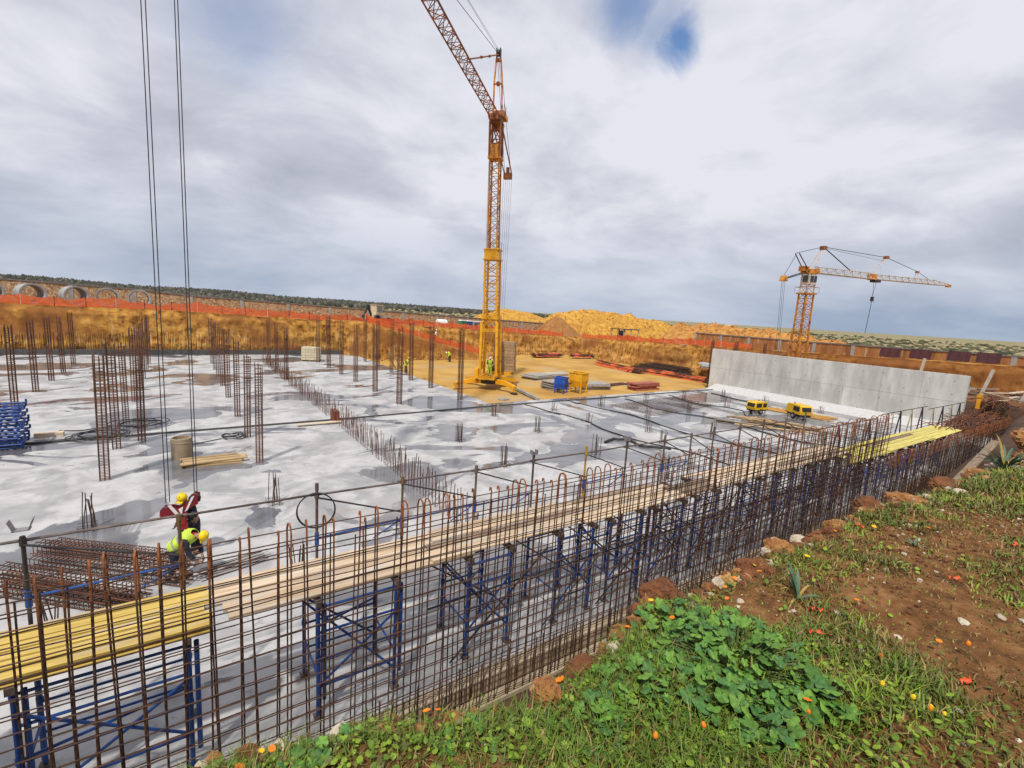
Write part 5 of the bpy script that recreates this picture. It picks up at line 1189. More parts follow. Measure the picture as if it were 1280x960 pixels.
def bundle(label, p, q, w, h, c, net=None, z=-.3):
    p, q = Vector((*p, z)), Vector((*q, z)); d = q-p; L_ = d.length; t = thing('rebar_bundle', label, 'rebar bundle', p, math.atan2(d.y, d.x))
    m = MB()
    for k in range(70):
        y = random.uniform(-w/2, w/2); zz = .05+random.uniform(0, h)*(1-abs(2*y/w)**2*.5); x = random.uniform(-.5, .6)
        m.tube((x, y, zz), (L_+x, y+random.uniform(-.1, .1), zz+random.uniform(-.03, .03)), .022, 4)
    m.build('bars', c, t)['kind'] = 'stuff'
    for x in (.15*L_, .5*L_, .85*L_): m = MB(); m.beam((x, -w*.7, .03), (x, w*.7, .03), .12, .1); m.build('bearer', PLANK_W, t)
    if net:
        us = lin(L_*.03, L_*.92, 30); ws = lin(-1, 1, 9); N_ = []
        for b in ws:
            for a in us: N_.append((a, b*w*(.56+.12*noise.noise((a*.8, b, 3))), max(.02, (h+.12)*(1-abs(b)**2.2)*(.8+.35*noise.noise((a*.55, 1, L_)))+.14*noise.noise((a*1.3, b*2, L_)))))
        F = [(j*30+i, j*30+i+1, (j+1)*30+i+1, (j+1)*30+i) for j in range(8) for i in range(29) if noise.noise((i*.33, j*.5, L_)) > -.6]
        put('net_cover', np_mesh('net_cover', N_, F, [net], smooth=True), t)
NETM = mat('orange_net', (0.74, 0.14, 0.032), (0.48, 0.085, 0.025), rough=.8, scale=3, stretch=(1, 1, 3))
def netted(m):
    nt = m.node_tree; N = nt.nodes; L = nt.links; b = N['Principled BSDF']; o = N['Material Output']
    tr = N.new('ShaderNodeBsdfTransparent'); mx = N.new('ShaderNodeMixShader'); t = N.new('ShaderNodeTexNoise'); t.inputs['Scale'].default_value = 1.6; t.inputs['Detail'].default_value = 3
    g = N.new('ShaderNodeNewGeometry'); L.new(g.outputs[0], t.inputs['Vector']); r = N.new('ShaderNodeMapRange'); L.new(t.outputs[0], r.inputs[0]); r.inputs[1].default_value = .4; r.inputs[2].default_value = .65; r.inputs[3].default_value = .04; r.inputs[4].default_value = .30
    L.new(r.outputs[0], mx.inputs[0]); L.new(b.outputs[0], mx.inputs[1]); L.new(tr.outputs[0], mx.inputs[2]); L.new(mx.outputs[0], o.inputs[0])
netted(NETM)
NETR = mat('red_net', (0.60, 0.11, 0.06), (0.42, 0.08, 0.05), rough=.8, scale=3)
bundle('long rebar bundle under an orange net on the pit floor', (52.6, 52.8), (50.6, 43.0), 1.4, .7, RUST_C, NETM)
bundle('second orange netted rebar bundle running to the concrete wall', (52.8, 45.2), (53.6, 34.0), 1.4, .6, RUST_C, NETM)
bundle('dark rusty rebar bundle before the cut earth face', (57.0, 48.5), (56.6, 41.5), 1.6, .7, RUST_D)
bundle('dark rebar bundle between the netted bundles', (54.6, 48.0), (54.9, 38.0), 1.2, .5, RUST_D)
bundle('darkest rebar heap on higher ground by the earth face', (58.6, 48.0), (58.4, 41.0), 1.4, 1.0, RUST_D)
bundle('red netted bundle lying at the foot of the far earth face', (47.5, 62.6), (53.0, 62.4), 1.2, .5, RUST_C, NETR, z=-.1)
bundle('small red netted bundle beside the earth face corner', (54.6, 61.3), (58.6, 60.6), 1.0, .5, RUST_C, NETR, z=-.1)
bundle('rusty rods lying on the pit floor near the grey panels', (36.5, 36.0), (40.5, 36.5), .9, .12, RUST_C)
m = MB(); m.beam((27.4, 42.8, -.1), (24.4, 31.0, -.1), .25, .2); tag(m.build('drain_channel', CGREY), 'grey channel laid along the pit floor right of the crane', 'channel')
sheet_stack('pale blue and white water tank cover by the concrete wall end', 58.3, 36.5, 5.0, 1.4, 3, mat('pale_blue_sheet', (0.52, 0.56, 0.58), (0.42, 0.47, 0.5), rough=.6), -1.4, z=1.0, th=.2)

# ------------------------------------------------------------------ barrier nets
def barrier(label, pts, zf, h=.95, step=2.4):
    t = thing('barrier_net', label, 'barrier', (*pts[0], zf(*pts[0])))
    V = []; o = Vector((*pts[0], zf(*pts[0]))); cols = []
    for a, b in zip(pts[:-1], pts[1:]):
        L_ = math.hypot(b[0]-a[0], b[1]-a[1]); n = max(2, int(L_/.6))
        for i in range(n): s = i/n; cols.append((a[0]+(b[0]-a[0])*s, a[1]+(b[1]-a[1])*s))
    cols.append(pts[-1]); n = len(cols); rows = 5
    for j in range(rows):
        for i, (u, v) in enumerate(cols):
            f = j/(rows-1); sag = .24*abs(math.sin(i*.6*pi/step))*f + .34*noise.noise((u*.25, v*.25, 2))*f
            V.append(Vector((u+.08*noise.noise((u, v, j)), v+.1*noise.noise((u+9, v, j)), zf(u, v)+.04+h*f-sag))-o)
    F = [(j*n+i, j*n+i+1, (j+1)*n+i+1, (j+1)*n+i) for j in range(rows-1) for i in range(n-1)]
    put('net', np_mesh('net', V, F, [NETM]), t)
    for i in range(0, n, 4):
        u, v = cols[i]; m = MB(); m.tube(Vector((u, v, zf(u, v)-.2))-o, Vector((u, v, zf(u, v)+h+.12))-o, .03, 5); m.build('stake', RUST_D if i % 3 else mat('pale_stake', (0.6, 0.55, 0.45), rough=.8), t)
def rampz(u, v): return 4.45-4.3*min(1, max(0, (u-20)/17.5))
barrier('long orange net barrier on the far pit rim in front of the concrete pipes', [(-20, 67.0), (19.5, 66.9)], tz)
barrier('orange net barrier on the far rim between the ramp and the ochre heaps', [(19.5, 67.2), (30, 69.8), (44, 69.2), (58, 68.0)], tz, .9)
barrier('orange net barrier sloping down along the edge of the earth ramp', [(19.8, 62.2), (29, 62.0), (36.8, 61.95)], rampz, .95)
barrier('orange net barrier on the right pit rim below the long ochre heap', [(62.8, 68), (61.6, 55), (61.4, 44), (61.2, 34)], tz, .9)
# ------------------------------------------------------------------ things on the rim
def cpipe(u, v, rz, label):
    t = thing('concrete_pipe', label, 'pipe', (u, v, tz(u, v)), rz, 'large concrete pipes on the far rim')
    Mx = Matrix.Rotation(pi/2, 3, 'X'); m = MB(); r = .98
    m.lathe([(r-.13, -1.15), (r, -1.15), (r, .75), (r+.10, .85), (r+.10, 1.15), (r-.05, 1.15), (r-.13, 1.0), (r-.13, -1.15)], 36, (0, 0, r+.08), M=Mx); m.build('pipe_shell', mat('pipe_concrete', (0.37, 0.37, 0.365), (0.26, 0.26, 0.255), rough=.9, scale=2, rand=.08), t)
    for s in (-.35, .35): m = MB(); m.box((s, -.5, .05), (.12, .3, .12)); m.box((s, .5, .05), (.12, .3, .12)); m.build('chock', PLANK_W, t)
for i, (u, w) in enumerate(((-15.6, .35), (-12.6, .42), (-9.2, .38), (-6.4, .12), (-3.6, .08), (-18.6, .4))):
    cpipe(u, 70.2, w, ['large concrete pipe cut off by the left picture edge', 'large concrete pipe with dark bore, second from the left', 'large concrete pipe in the middle of the row of five', 'large concrete pipe fourth from the left seen end on', 'rightmost large concrete pipe on the far rim', 'large concrete pipe beyond the left edge'][i])
def loader():
    t = thing('backhoe_loader', 'cream and dark backhoe loader parked on the far rim behind the orange net', 'loader', (24.3, 70.0, tz(24, 70)), .5)
    cr = mat('cream_paint', (0.66, 0.58, 0.40), (0.5, 0.43, 0.3), rough=.5)
    m = MB(); m.prism([(-1.6, .6), (1.9, .6), (1.9, 1.1), (.5, 1.25), (.4, 1.3), (-1.6, 1.3)], .95, Matrix.Identity(4)); m.build('chassis', cr, t)
    m = MB(); m.box((-.5, 0, 1.95), (1.3, 1.1, 1.3)); m.box((-.5, 0, 2.64), (1.45, 1.25, .08)); c = m.build('cab', cr, t)
    m = MB(); m.box((-.5, -.57, 2.1), (1.0, .04, .8)); m.box((.17, 0, 2.1), (.04, .9, .8)); m.box((-.5, .57, 2.1), (1.0, .04, .8)); m.build('window', mat('loader_glass', (0.20, 0.24, 0.26), rough=.15), c)
    for x, r in ((-1.0, .62), (1.3, .45)):
        for y in (-.6, .6): m = MB(); m.lathe([(.2, -.17), (r-.04, -.17), (r, -.1), (r, .1), (r-.04, .17), (.2, .17)], 18, (x, y, r), M=Matrix.Rotation(pi/2, 3, 'X')); m.build('wheel', RUBBER, t)
    m = MB(); m.beam((1.7, 0, 1.0), (2.7, 0, .5), .2, .2); m.prism([(2.5, .1), (3.1, .05), (3.0, .7), (2.6, .75)], 1.7, Matrix.Identity(4)); m.build('bucket', STEEL, t)
    m = MB(); m.beam((-1.6, 0, 1.1), (-2.3, 0, 2.6), .22, .28); m.beam((-2.3, 0, 2.6), (-2.9, 0, 1.3), .18, .22); m.box((-2.9, 0, 1.0), (.5, .5, .5)); m.build('digger_arm', STEEL, t)
loader()
m = MB(); m.lathe([(.0, -.9), (.5, -.85), (.55, -.7), (.55, .7), (.5, .85), (0, .9)], 18, (0, 0, .75), M=Matrix.Rotation(pi/2, 3, 'Y')); m.box((-.5, 0, .1), (.1, .8, .3)); m.box((.5, 0, .1), (.1, .8, .3)); tag(m.build('water_tank', HATW, None, loc=(35.2, 71.5, tz(35, 71.5))), 'white cylindrical water tank on the far rim', 'tank')
for i, (u, c, l) in enumerate(((39.6, mat('toilet_green', (0.03, 0.26, 0.13)), 'green portable toilet cabin behind the orange net'), (40.8, BLUEB, 'blue portable toilet cabin beside the green one'), (42.2, mat('cabin_grey', (0.3, 0.32, 0.31)), 'low grey site cabin right of the blue toilet'))):
    t = thing('portable_toilet' if i < 2 else 'site_cabin', l, 'cabin', (u, 72.5, tz(u, 72.5)-.5)); w = 1.0 if i < 2 else 1.8
    m = MB(); m.box((0, 0, .95), (w, 1.0, 1.8)); m.build('wall', c, t); m = MB(); m.prism([(-w/2-.05, 1.85), (w/2+.05, 1.85), (w/2-.1, 2.0), (-w/2+.1, 2.0)], 1.1, Matrix.Identity(4)); m.build('roof', HATW, t); m = MB(); m.box((0, -.51, .9), (w*.6, .04, 1.5)); m.build('door', mat('door_dark', (0.05, 0.07, 0.08)), t)
def shelter():
    t = thing('site_shelter', 'small open shelter with dark flat roof standing on the right pit rim', 'shelter', (63.0, 57.6, tz(63, 57.6)), pi/2-.1)
    for x in (-2.4, -.7, .9, 2.4):
        for y in (-.8, .8): m = MB(); m.beam((x, y, 0), (x, y, 1.95), .12, .12); m.build('post', mat('pale_timber', (0.48, 0.38, 0.24), rough=.8), t)
    for x, z in ((-1.55, 2.0), (1.6, 1.92)): m = MB(); m.box((x, 0, z), (2.0, 2.0, .16), rot=Matrix.Rotation(.04, 3, 'Y')); m.build('roof', mat('roof_felt', (0.10, 0.095, 0.09), rough=.9), t)
    m = MB(); m.box((.3, .5, 1.1), (.7, .5, 1.2)); m.build('cupboard', NAVY, t); m = MB(); m.beam((1.0, -.8, .5), (2.4, -.8, 1.8), .08, .08); m.build('brace', PLANK_W, t)
    m = MB(); m.box((.2, -.95, .45), (3.6, .06, .8)); m.build('net_screen', NETM, t)
shelter()
def truck():
    t = thing('tipper_truck', 'far pale tipper truck on the skyline between the ochre and orange heaps', 'truck', (96, 61.5, tz(96, 61.5)+1.8), -.9)
    m = MB(); m.prism([(-3, .9), (1.2, .9), (1.4, 2.1), (-3.2, 2.1)], 2.2, Matrix.Identity(4)); m.build('tipper_body', mat('truck_tan', (0.42, 0.31, 0.2), rough=.7), t)
    m = MB(); m.prism([(1.5, .7), (3.1, .7), (3.1, 1.6), (2.8, 2.5), (1.5, 2.5)], 2.2, Matrix.Identity(4)); c = m.build('cab', HATW, t); m = MB(); m.box((2.98, 0, 2.0), (.06, 1.8, .6), rot=Matrix.Rotation(-.32, 3, 'Y')); m.build('windscreen', NAVY, c)
    m = MB(); m.box((0, 0, .7), (6, .9, .25)); m.box((-1, 0, -.6), (9, 5, 1.5)); m.build('chassis', STEEL, t) if False else None
    for x in (-2.2, -1.1, 2.2):
        for y in (-1, 1): m = MB(); m.lathe([(.2, -.15), (.5, -.15), (.5, .15), (.2, .15)], 14, (x, y, .5), M=Matrix.Rotation(pi/2, 3, 'X')); m.build('wheel', RUBBER, t)
    m = MB(); m.beam((-3, 0, .75), (3, 0, .75), .9, .25); m.build('chassis', STEEL, t)
truck()
# dark red panels, props and debris at the right
RP = mat('dark_red_panel', (0.085, 0.022, 0.026), (0.05, 0.014, 0.018), rough=.7, rand=.1)
for i, v in enumerate((20.4, 17.7, 14.6, 12.4)):
    t = thing('formwork_panel', ['leftmost dark red formwork panel against the orange wall', 'second dark red formwork panel from the left against the orange wall', 'third dark red formwork panel, wider, against the orange wall', 'rightmost dark red formwork panel against the orange wall'][i], 'panel', (64.9, v, tz(65, v)+.05))
    m = MB(); m.box((.2, 0, .55), (.1, 1.85 if i < 2 else 1.75, 1.0), rot=Matrix.Rotation(.25, 3, 'Y')); m.build('sheet', RP, t)
    for y in (-.7, 0, .7): m = MB(); m.box((.10, y, .55), (.06, .08, 1.0), rot=Matrix.Rotation(.25, 3, 'Y')); m.build('stiffener', RP, t)
for i, (p, q) in enumerate((((55.5, 14.9, 3.2), (55.5, 14.7, 5.0)), ((51.5, 9.9, 2.3), (51.5, 9.4, 4.75)), ((51, 7.6, 2.2), (51, 7.1, 4.2)))):
    m = MB(); m.beam(p, q, .22, .08); tag(m.build('timber_prop', mat('pale_prop', (0.56, 0.49, 0.40), (0.45, 0.38, 0.3), rough=.8)), ['pale timber prop sticking up behind the concrete wall', 'pale slanting timber prop just right of the concrete wall', 'short pale timber prop at the right picture edge'][i], 'prop')
put('right_ground', grid_mesh('right_ground', lin(48.8, 60.3, 20), lin(-1, 30.5, 40), lambda u, v: (u, v, -.4+(2.95-2.6*sstep(14, 30, v)+.18*fbm(u*.7, v*.7, 7))*sstep(48.9, 50.3, u+.5*noise.noise((v*.8, 3, 1)))*sstep(-1, 0, v)), mat('churned_brown_soil', (0.23, 0.10, 0.04), (0.12, 0.055, 0.025), rough=.95, scale=1.5, bump=.6, bscale=5), smooth=False), kind='structure')
for k in range(34):
    u, v = random.uniform(49.4, 57), random.uniform(6.2, 12.5); l = random.uniform(.9, 2.6); c = [PLANK_W, PLANK_P, GP, RUST_C][k % 4]
    m = MB(); m.box((0, 0, 0), (l, random.uniform(.1, .3), random.uniform(.04, .14))); o = m.build('debris_board', c, None, loc=(u, v, 2.66+.25*noise.noise((u, v, 3))+.02*k % .4)); o.rotation_euler = (random.uniform(-.15, .15), random.uniform(-.15, .15), R(-55)+random.uniform(-.7, .7)); tag(o, ['weathered scrap board', 'pale scrap board', 'grey scrap slab', 'rusty scrap bar'][k % 4]+' in the debris right of the concrete wall', 'debris', 'scrap boards in the debris right of the concrete wall')
m = MB(); m.box((0, 0, .5), (.2, .2, 1.0)); m.box((.1, 0, .9), (.5, .25, .2)); tag(m.build('trench_rammer', CYEL, None, loc=(47.0, 9.0, 2.1)), 'small yellow rammer standing on the debris at the wall end', 'tool')
o = plank(0, 9.4, 0, 0, .32, PLANK_W, 'x', None, th=.14, name='timber_beam'); o.location = (28.6, 5.35, (SOILF(24.5, 5.35)[2]+SOILF(32.6, 5.35)[2])/2+.30); o.rotation_euler = (0, -math.atan2(SOILF(32.6, 5.35)[2]-SOILF(25.2, 5.35)[2], 8.6), .02); tag(o, 'long grey timber beam lying on the dark soil slope', 'beam')
def soil_rods():
    t = thing('rebar_heap', 'long heap of rusty rebar rods lying along the crest of the dark soil slope', 'rebar heap', (37, 8.4, 1.6)); m = MB()
    for k in range(300):
        s = random.random(); u = 35.5+s*17; v = 8.1+random.gauss(0, .45)+.05*(u-37); l = random.uniform(2, 5); z = max(SOILF(u, v)[2], 1.55)+.05+.4*random.random()*(1-abs(v-8.4-.05*(u-37))/1.5); a = R(7)+random.gauss(0, .16); dx, dy = math.cos(a)*l/2, math.sin(a)*l/2
        m.path([(u-dx-37, v-dy-8.4, z-1.6-random.uniform(0, .2)), (u-37, v-8.4+random.uniform(-.1, .1), z-1.6+.1), (u+dx-37, v+dy-8.4, z-1.6)], .020, 4, mi=k % 2)
    m.build('rods', [RUST_O, RUST_C], t)['kind'] = 'stuff'
soil_rods()
# ------------------------------------------------------------------ foreground bank: stones, grass, plants
def rock_mesh(seed, sx, sy, sz, m, sub=2, amp=.35):
    bm = bmesh.new(); bmesh.ops.create_icosphere(bm, subdivisions=sub, radius=1.0)
    for v in bm.verts:
        p = v.co; k = 1+amp*noise.noise(p*1.1+Vector((seed*7.1, 0, 0)))+amp*.6*abs(noise.noise(p*2.7+Vector((0, seed*3.3, 0))))+amp*.45*noise.noise(p*6+Vector((0, 0, seed)))+amp*.22*noise.noise(p*14)
        v.co = Vector((p.x*sx*k, p.y*sy*k, p.z*sz*k))
    me = bpy.data.meshes.new('rock'); bm.to_mesh(me); bm.free(); me.materials.append(m); return me
RO = mat('orange_rock', (0.46, 0.21, 0.065), (0.24, 0.095, 0.03), rough=.95, scale=14, detail=6, bump=1.0, bscale=30, c3=(0.58, 0.42, 0.24), s3=12, lo3=.58, hi3=.64)
RB = mat('red_clod', (0.26, 0.095, 0.035), (0.13, 0.05, 0.022), rough=.95, scale=12, detail=6, bump=1.0, bscale=30)
RW = mat('pale_limestone', (0.62, 0.55, 0.43), (0.42, 0.33, 0.22), rough=.9, scale=12, bump=.6, bscale=30)
def rock(u, v, r, m, label, cat='rock', flat=.7, dz=0.0, seed=None):
    e = bank_edge(u); v = min(v, e+.01); s = seed if seed is not None else random.randrange(999)
    z = bankz(u, min(v, e-.02)) + dz
    o = put('rock', rock_mesh(s, r, r*.8, r*flat, m, 4 if r > .06 else 2), None, (u, v, z+r*flat*(.35 if r < .06 else .12)), (random.uniform(-.2, .2), random.uniform(-.2, .2), random.uniform(0, 6))); tag(o, label, cat); return o
rock(1.40, 1.80, .085, RO, 'orange rock at the bank edge above the kerb, nearest large one', flat=.9); rock(1.68, 1.82, .085, RB, 'red brown clod at the bank edge right of the nearest orange rock')
rock(2.62, 1.86, .125, RB, 'large red brown clod at the bank edge beside the tall blue green leaves', flat=.9); rock(2.46, 1.84, .05, RO, 'small orange rock under the yellow flower by the tall leaves')
rock(3.54, 1.84, .10, RB, 'rounded red brown clod on the rim left of the bent leaf clump'); rock(3.22, 1.74, .07, mat('yellow_rock', (0.52, 0.34, 0.10), (0.36, 0.2, 0.06), rough=.95, scale=12, bump=.8, bscale=30), 'yellowish rock below the rounded clod')
rock(4.08, 1.82, .13, RO, 'broad orange rock on the rim behind the bent leaf clump', flat=.6); rock(4.42, 1.83, .075, RW, 'pale crumbled stone on the rim right of the broad orange rock', flat=.5)
rock(5.95, 1.80, 0.158, RB, 'flat brown ledge of earth on the rim', flat=.55); rock(6.75, 1.74, 0.202, RO, 'large orange ledge rock jutting from the rim', flat=.42); rock(7.8, 1.70, 0.216, RB, 'long brown ledge on the far part of the rim', flat=.36); rock(9.0, 1.70, 0.187, RO, 'orange ledge rock before the far leaf clump', flat=.36); rock(9.9, 1.66, .22, RW, 'pale flat stone below the far leaf clump', flat=.3); rock(12.9, 1.75, .3, RO, 'orange rock at the right picture edge on the rim')
rock(5.2, 1.82, .11, RO, 'small orange rock on the rim between the pale stone and the ledge', flat=.6)
for u, v, r, lab in ((2.85, 1.80, .045, 'white elongated stone flake by the red brown clod'), (2.74, 1.76, .035, 'second white stone flake nearer the camera'), (2.69, 1.66, .05, 'flat pale stone flake in the grass'), (2.02, 1.76, .035, 'white pebble under the orange flower at the edge'), (2.99, 1.51, .04, 'cream pebble in the red soil, larger one'), (2.89, 1.47, .03, 'cream pebble in the red soil, smaller one'), (4.37, 1.68, .04, 'round white stone on the rim'), (3.89, .61, .05, 'pale flat stone on the brown path'), (4.13, .49, .05, 'white stone at the right on the brown path'), (4.18, .40, .05, 'bright white flat stone at the right picture edge'), (3.47, .80, .04, 'small white stone on the brown patch'), (3.43, 1.11, .04, 'white chip stone on the brown patch'), (2.96, .33, .055, 'ochre rough stone at the lower right'), (1.22, 1.37, .05, 'pale ochre stone at the bottom edge'), (.48, 1.75, .045, 'ochre stone in the grass near the bottom left'), (6.81, 1.45, .05, 'white stone far along the bank'), (5.7, 1.4, .045, 'pale pebble on the bank beyond the grass')):
    rock(u, v, r*.62, RW if 'ochre' not in lab else RO, lab, 'stone', .45)
def edge_clods():
    mb = MB()
    for k in range(420):
        u = -1+13*random.random()**1.5; r = random.uniform(.012, .04)*(1+.07*u); e = bank_edge(u); v = e-abs(random.gauss(0, .05))*(1+.1*u)+.02
        rot = Matrix.Rotation(random.uniform(0, 6), 3, 'Z') @ Matrix.Rotation(random.uniform(-.8, .8), 3, 'X'); z = bankz(u, min(v, e-.01))
        src = CL[k % 6]; o = Vector((u, v, z+r*.15)); mb.add([o+rot @ Vector((p[0]*r*1.3, p[1]*r, p[2]*r*.8)) for p in src[0]], src[1], random.choice((0, 0, 0, 1, 1, 1, 0, 2)))
    mb.build('loose_clods', [RB, RO, RW])['kind'] = 'stuff'
CL = []
for k in range(6):
    me = rock_mesh(50+k, 1, 1, 1, RB, 2, .5); CL.append(([tuple(v.co) for v in me.vertices], [tuple(p.vertices) for p in me.polygons]))
edge_clods()
# gravel crumbs
def crumbs():
    mb = MB(); n = 0
    while n < 2600:
        u, v = random.uniform(-.2, 9), random.uniform(.1, 1.95)
        if noise.noise((u*1.3, v*1.3, 8)) < -.05 or v > bank_edge(u)-.03: continue
        n += 1; r = random.uniform(.003, .012)*random.choice((.6, .6, .8, 1.2))*(1+u*.12); z = bankz(u, v)
        mb.box((u, v, z+r*.3), (r*1.6, r*1.2, r), rot=Matrix.Rotation(random.uniform(0, 6), 3, 'Z') @ Matrix.Rotation(random.uniform(-.6, .6), 3, 'X'), mi=random.choice((0, 0, 0, 0, 0, 0, 0, 1)))
    mb.build('gravel', [RB, RW])['kind'] = 'stuff'
crumbs()
def leafmat(name, c1, c2, rough=.55, rand=.12, trans=.25):
    m = mat(name, c1, c2, rough=rough, scale=30, rand=rand, spec=.3)
    b = m.node_tree.nodes['Principled BSDF']
    return m
G1 = leafmat('grass_green', (0.13, 0.205, 0.018), (0.07, 0.125, 0.013)); G2 = leafmat('grass_olive', (0.135, 0.135, 0.03), (0.085, 0.09, 0.02)); G3 = leafmat('grass_straw', (0.34, 0.24, 0.09), (0.22, 0.15, 0.05)); G4 = leafmat('grass_bright', (0.235, 0.33, 0.03), (0.15, 0.23, 0.02))
def grass_density(u, v):
    e = bank_edge(u)
    if v > e+.02: return 0
    d = .64+.95*noise.noise((u*.9, v*1.4, 21))+.5*noise.noise((u*3.1, v*3.1, 5))
    d += .75*math.exp(-((u-1.65)**2/.5+(v-1.35)**2/.25))           # lush corner by the mallow
    d -= .10*sstep(2.5, 3.2, u)
    d += .35*sstep(.9, .1, u)*sstep(1.2, 1.8, v)
    for (a, b, s, w) in ((2.95, 1.35, .28, -.9), (2.75, .85, .2, -.6), (4.3, .75, .8, -.42), (5.8, 1.2, .8, -.2), (3.7, 1.0, .4, -.25), (1.0, 1.36, .14, -.5), (7.5, 1.0, .8, -.2), (3.9, 1.75, .35, .5), (3.0, .75, .5, .45), (5.2, 1.65, .6, .5), (7.6, 1.55, .8, .6), (9.5, 1.2, 1.5, .5)):
        d += w*math.exp(-((u-a)**2+(v-b)**2*1.6)/(s*s))
    return d
def grass():
    V = []; F = []; M = []; o = 0; N_ = 120000
    us = -1.0+14*rng.random(N_*3)**1.7; vs = rng.uniform(-.2, 2.1, N_*3); n = 0
    for u, v in zip(us, vs):
        if n >= N_: break
        d = grass_density(u, v)
        if rng.random() > min(1, max(.20, d)): continue
        n += 1; h = (.014+.030*max(0, min(1.1, d)))*(1-.3*sstep(2.4, 3.2, u))*rng.choice([.5, .7, .9, 1.1, 1.4, 2.0])*(1+.06*u); w = rng.uniform(.0012, .0030)*(1+.22*u)
        a = rng.uniform(0, 2*pi); ca, sa = math.cos(a), math.sin(a); bend = rng.uniform(.3, 1.3)*h; z = bankz(u, v)-.004
        px, py = -sa*w, ca*w; mx, my = u+ca*bend*.3, v+sa*bend*.3; ex, ey = u+ca*bend, v+sa*bend
        V += [(u-px, v-py, z), (u+px, v+py, z), (mx+px*.8, my+py*.8, z+h*.62), (mx-px*.8, my-py*.8, z+h*.62), (ex+px*.12, ey+py*.12, z+h*(1 if bend < h else .8)), (ex-px*.12, ey-py*.12, z+h*(1 if bend < h else .8))]
        F += [(o, o+1, o+2, o+3), (o+3, o+2, o+4, o+5)]; o += 6
        g = noise.noise((u*1.7, v*1.7, 40)); r = rng.random()
        mi = 2 if r < .24-.16*min(1, d)+.12*sstep(2.4, 3.4, u) else (3 if (g > .12 and r > .55) else (1 if r < .62-.3*d+.3*sstep(2.4, 3.4, u) else 0)); M += [mi, mi]
    put('grass', np_mesh('grass', V, F, [G1, G2, G3, G4], M), kind='stuff')
grass()
def leaflets():
    """low broad-leaved ground cover, small leaves lying at all angles"""
    V = []; F = []; M = []; o = 0; n = 0
    while n < 15000:
        u = -1.0+9*rng.random()**1.6; v = rng.uniform(.1, 2.0); d = grass_density(u, v)+.5*noise.noise((u*2, v*2, 77))
        if v > bank_edge(u) or rng.random() > d*.8*(1-.88*sstep(2.5, 3.1, u)): continue
        n += 1; r = rng.uniform(.005, .014)*(1+.05*u); z = bankz(u, v)+rng.uniform(.008, .045); a = rng.uniform(0, 6.28); t1, t2 = rng.uniform(-.5, .5, 2)
        for k in range(6):
            b = a+2*pi*k/6; q = r*(1 if k % 3 else 1.25); x, y = q*math.cos(b), q*math.sin(b); V.append((u+x, v+y, z+x*t1+y*t2))
        F += [(o, o+1, o+2, o+3), (o, o+3, o+4, o+5)]; o += 6; mi = int(rng.choice([0, 0, 1, 3, 3])); M += [mi, mi]
    put('ground_cover', np_mesh('ground_cover', V, F, [G1, G2, G3, G4], M), kind='stuff')
leaflets()
# mallow plants with lobed round leaves
MAL = [leafmat('mallow_green', (0.10, 0.215, 0.026), (0.06, 0.145, 0.02), rand=.28), leafmat('mallow_bright', (0.14, 0.27, 0.035), (0.09, 0.19, 0.028), rand=.2), leafmat('mallow_bluegreen', (0.075, 0.175, 0.04), (0.045, 0.12, 0.03), rand=.25)]
STEM = leafmat('leaf_stalk', (0.12, 0.17, 0.05), (0.08, 0.11, 0.035))
def mallow_leaf(var, m):
    rr = random.Random(var); n = 26; V = [(0, 0, -.012)]; F = []
    for ring, f in enumerate((.36, .72, 1.0)):
        for k in range(n):
            a = -pi*.94+2*pi*.94*k/(n-1); lob = .74+.26*abs(math.cos(a*2.65))**.6+(rr.uniform(-.03, .03) if ring == 2 else 0); r = f*lob
            z = .13*f*math.cos(a*5.3)*f - .22*f*f + rr.uniform(-.012, .012) + .07*f
            V.append((r*math.cos(a)+.12, r*math.sin(a), z))
    for k in range(n-1): F.append((0, 1+k, 2+k))
    for ring in range(2):
        b = 1+ring*n
        for k in range(n-1): F.append((b+k, b+n+k, b+n+k+1, b+k+1))
    me = bpy.data.meshes.new('leaf'); me.from_pydata(V, [], F); me.materials.append(m); me.polygons.foreach_set('use_smooth', [True]*len(F)); me.update(); return me
ML = [mallow_leaf(k, MAL[k % 3]) for k in range(6)]
def mallow(label, u, v, rx, ry, n, size, h):
    z0 = bankz(u, v); t = thing('mallow_plant', label, 'plant', (u, v, z0)); st = MB()
    for k in range(n):
        a = random.uniform(0, 2*pi); r = math.sqrt(random.random()); x, y = rx*r*math.cos(a), ry*r*math.sin(a)
        zt = bankz(u+x, v+y)-z0+h*(1-.55*r*r)*random.uniform(.55, 1.1); s = size*random.uniform(.55, 1.25)*(1-.2*r)*random.choice((1, 1, 1, 1.35))
        put('leaf', ML[random.randrange(6)], t, (x, y, zt), (random.uniform(-.7, .5), random.uniform(-.65, .65), a+random.uniform(-1, 1))).scale = (s, s, s)
        bx, by = x*.35, y*.35; st.path([(bx, by, 0.0+bankz(u+bx, v+by)-z0), ((bx+x)/2, (by+y)/2, zt*.6), (x, y, zt-.003)], .0022, 4)
    st.build('stalks', STEM, t)['kind'] = 'stuff'
mallow('large leafy green mallow plant at the bottom centre of the bank', 2.36, 1.18, .40, .40, 285, .031, .155)
mallow('mallow plant in front of the largest one at the bottom edge', 2.06, .98, .22, .26, 90, .036, .14)
mallow('bluish mallow plant at the lower right of the largest one with the broadest leaves', 2.42, .80, .18, .17, 34, .048, .11)
mallow('low small leaved mallow plant just left of the largest one', 1.76, 1.32, .28, .26, 80, .026, .09)
mallow('small bright mallow plant near the bottom edge', 1.40, 1.30, .20, .18, 40, .030, .07)
mallow('mallow plant behind the largest one, by the tall blue green leaves', 2.36, 1.62, .26, .16, 46, .036, .09)
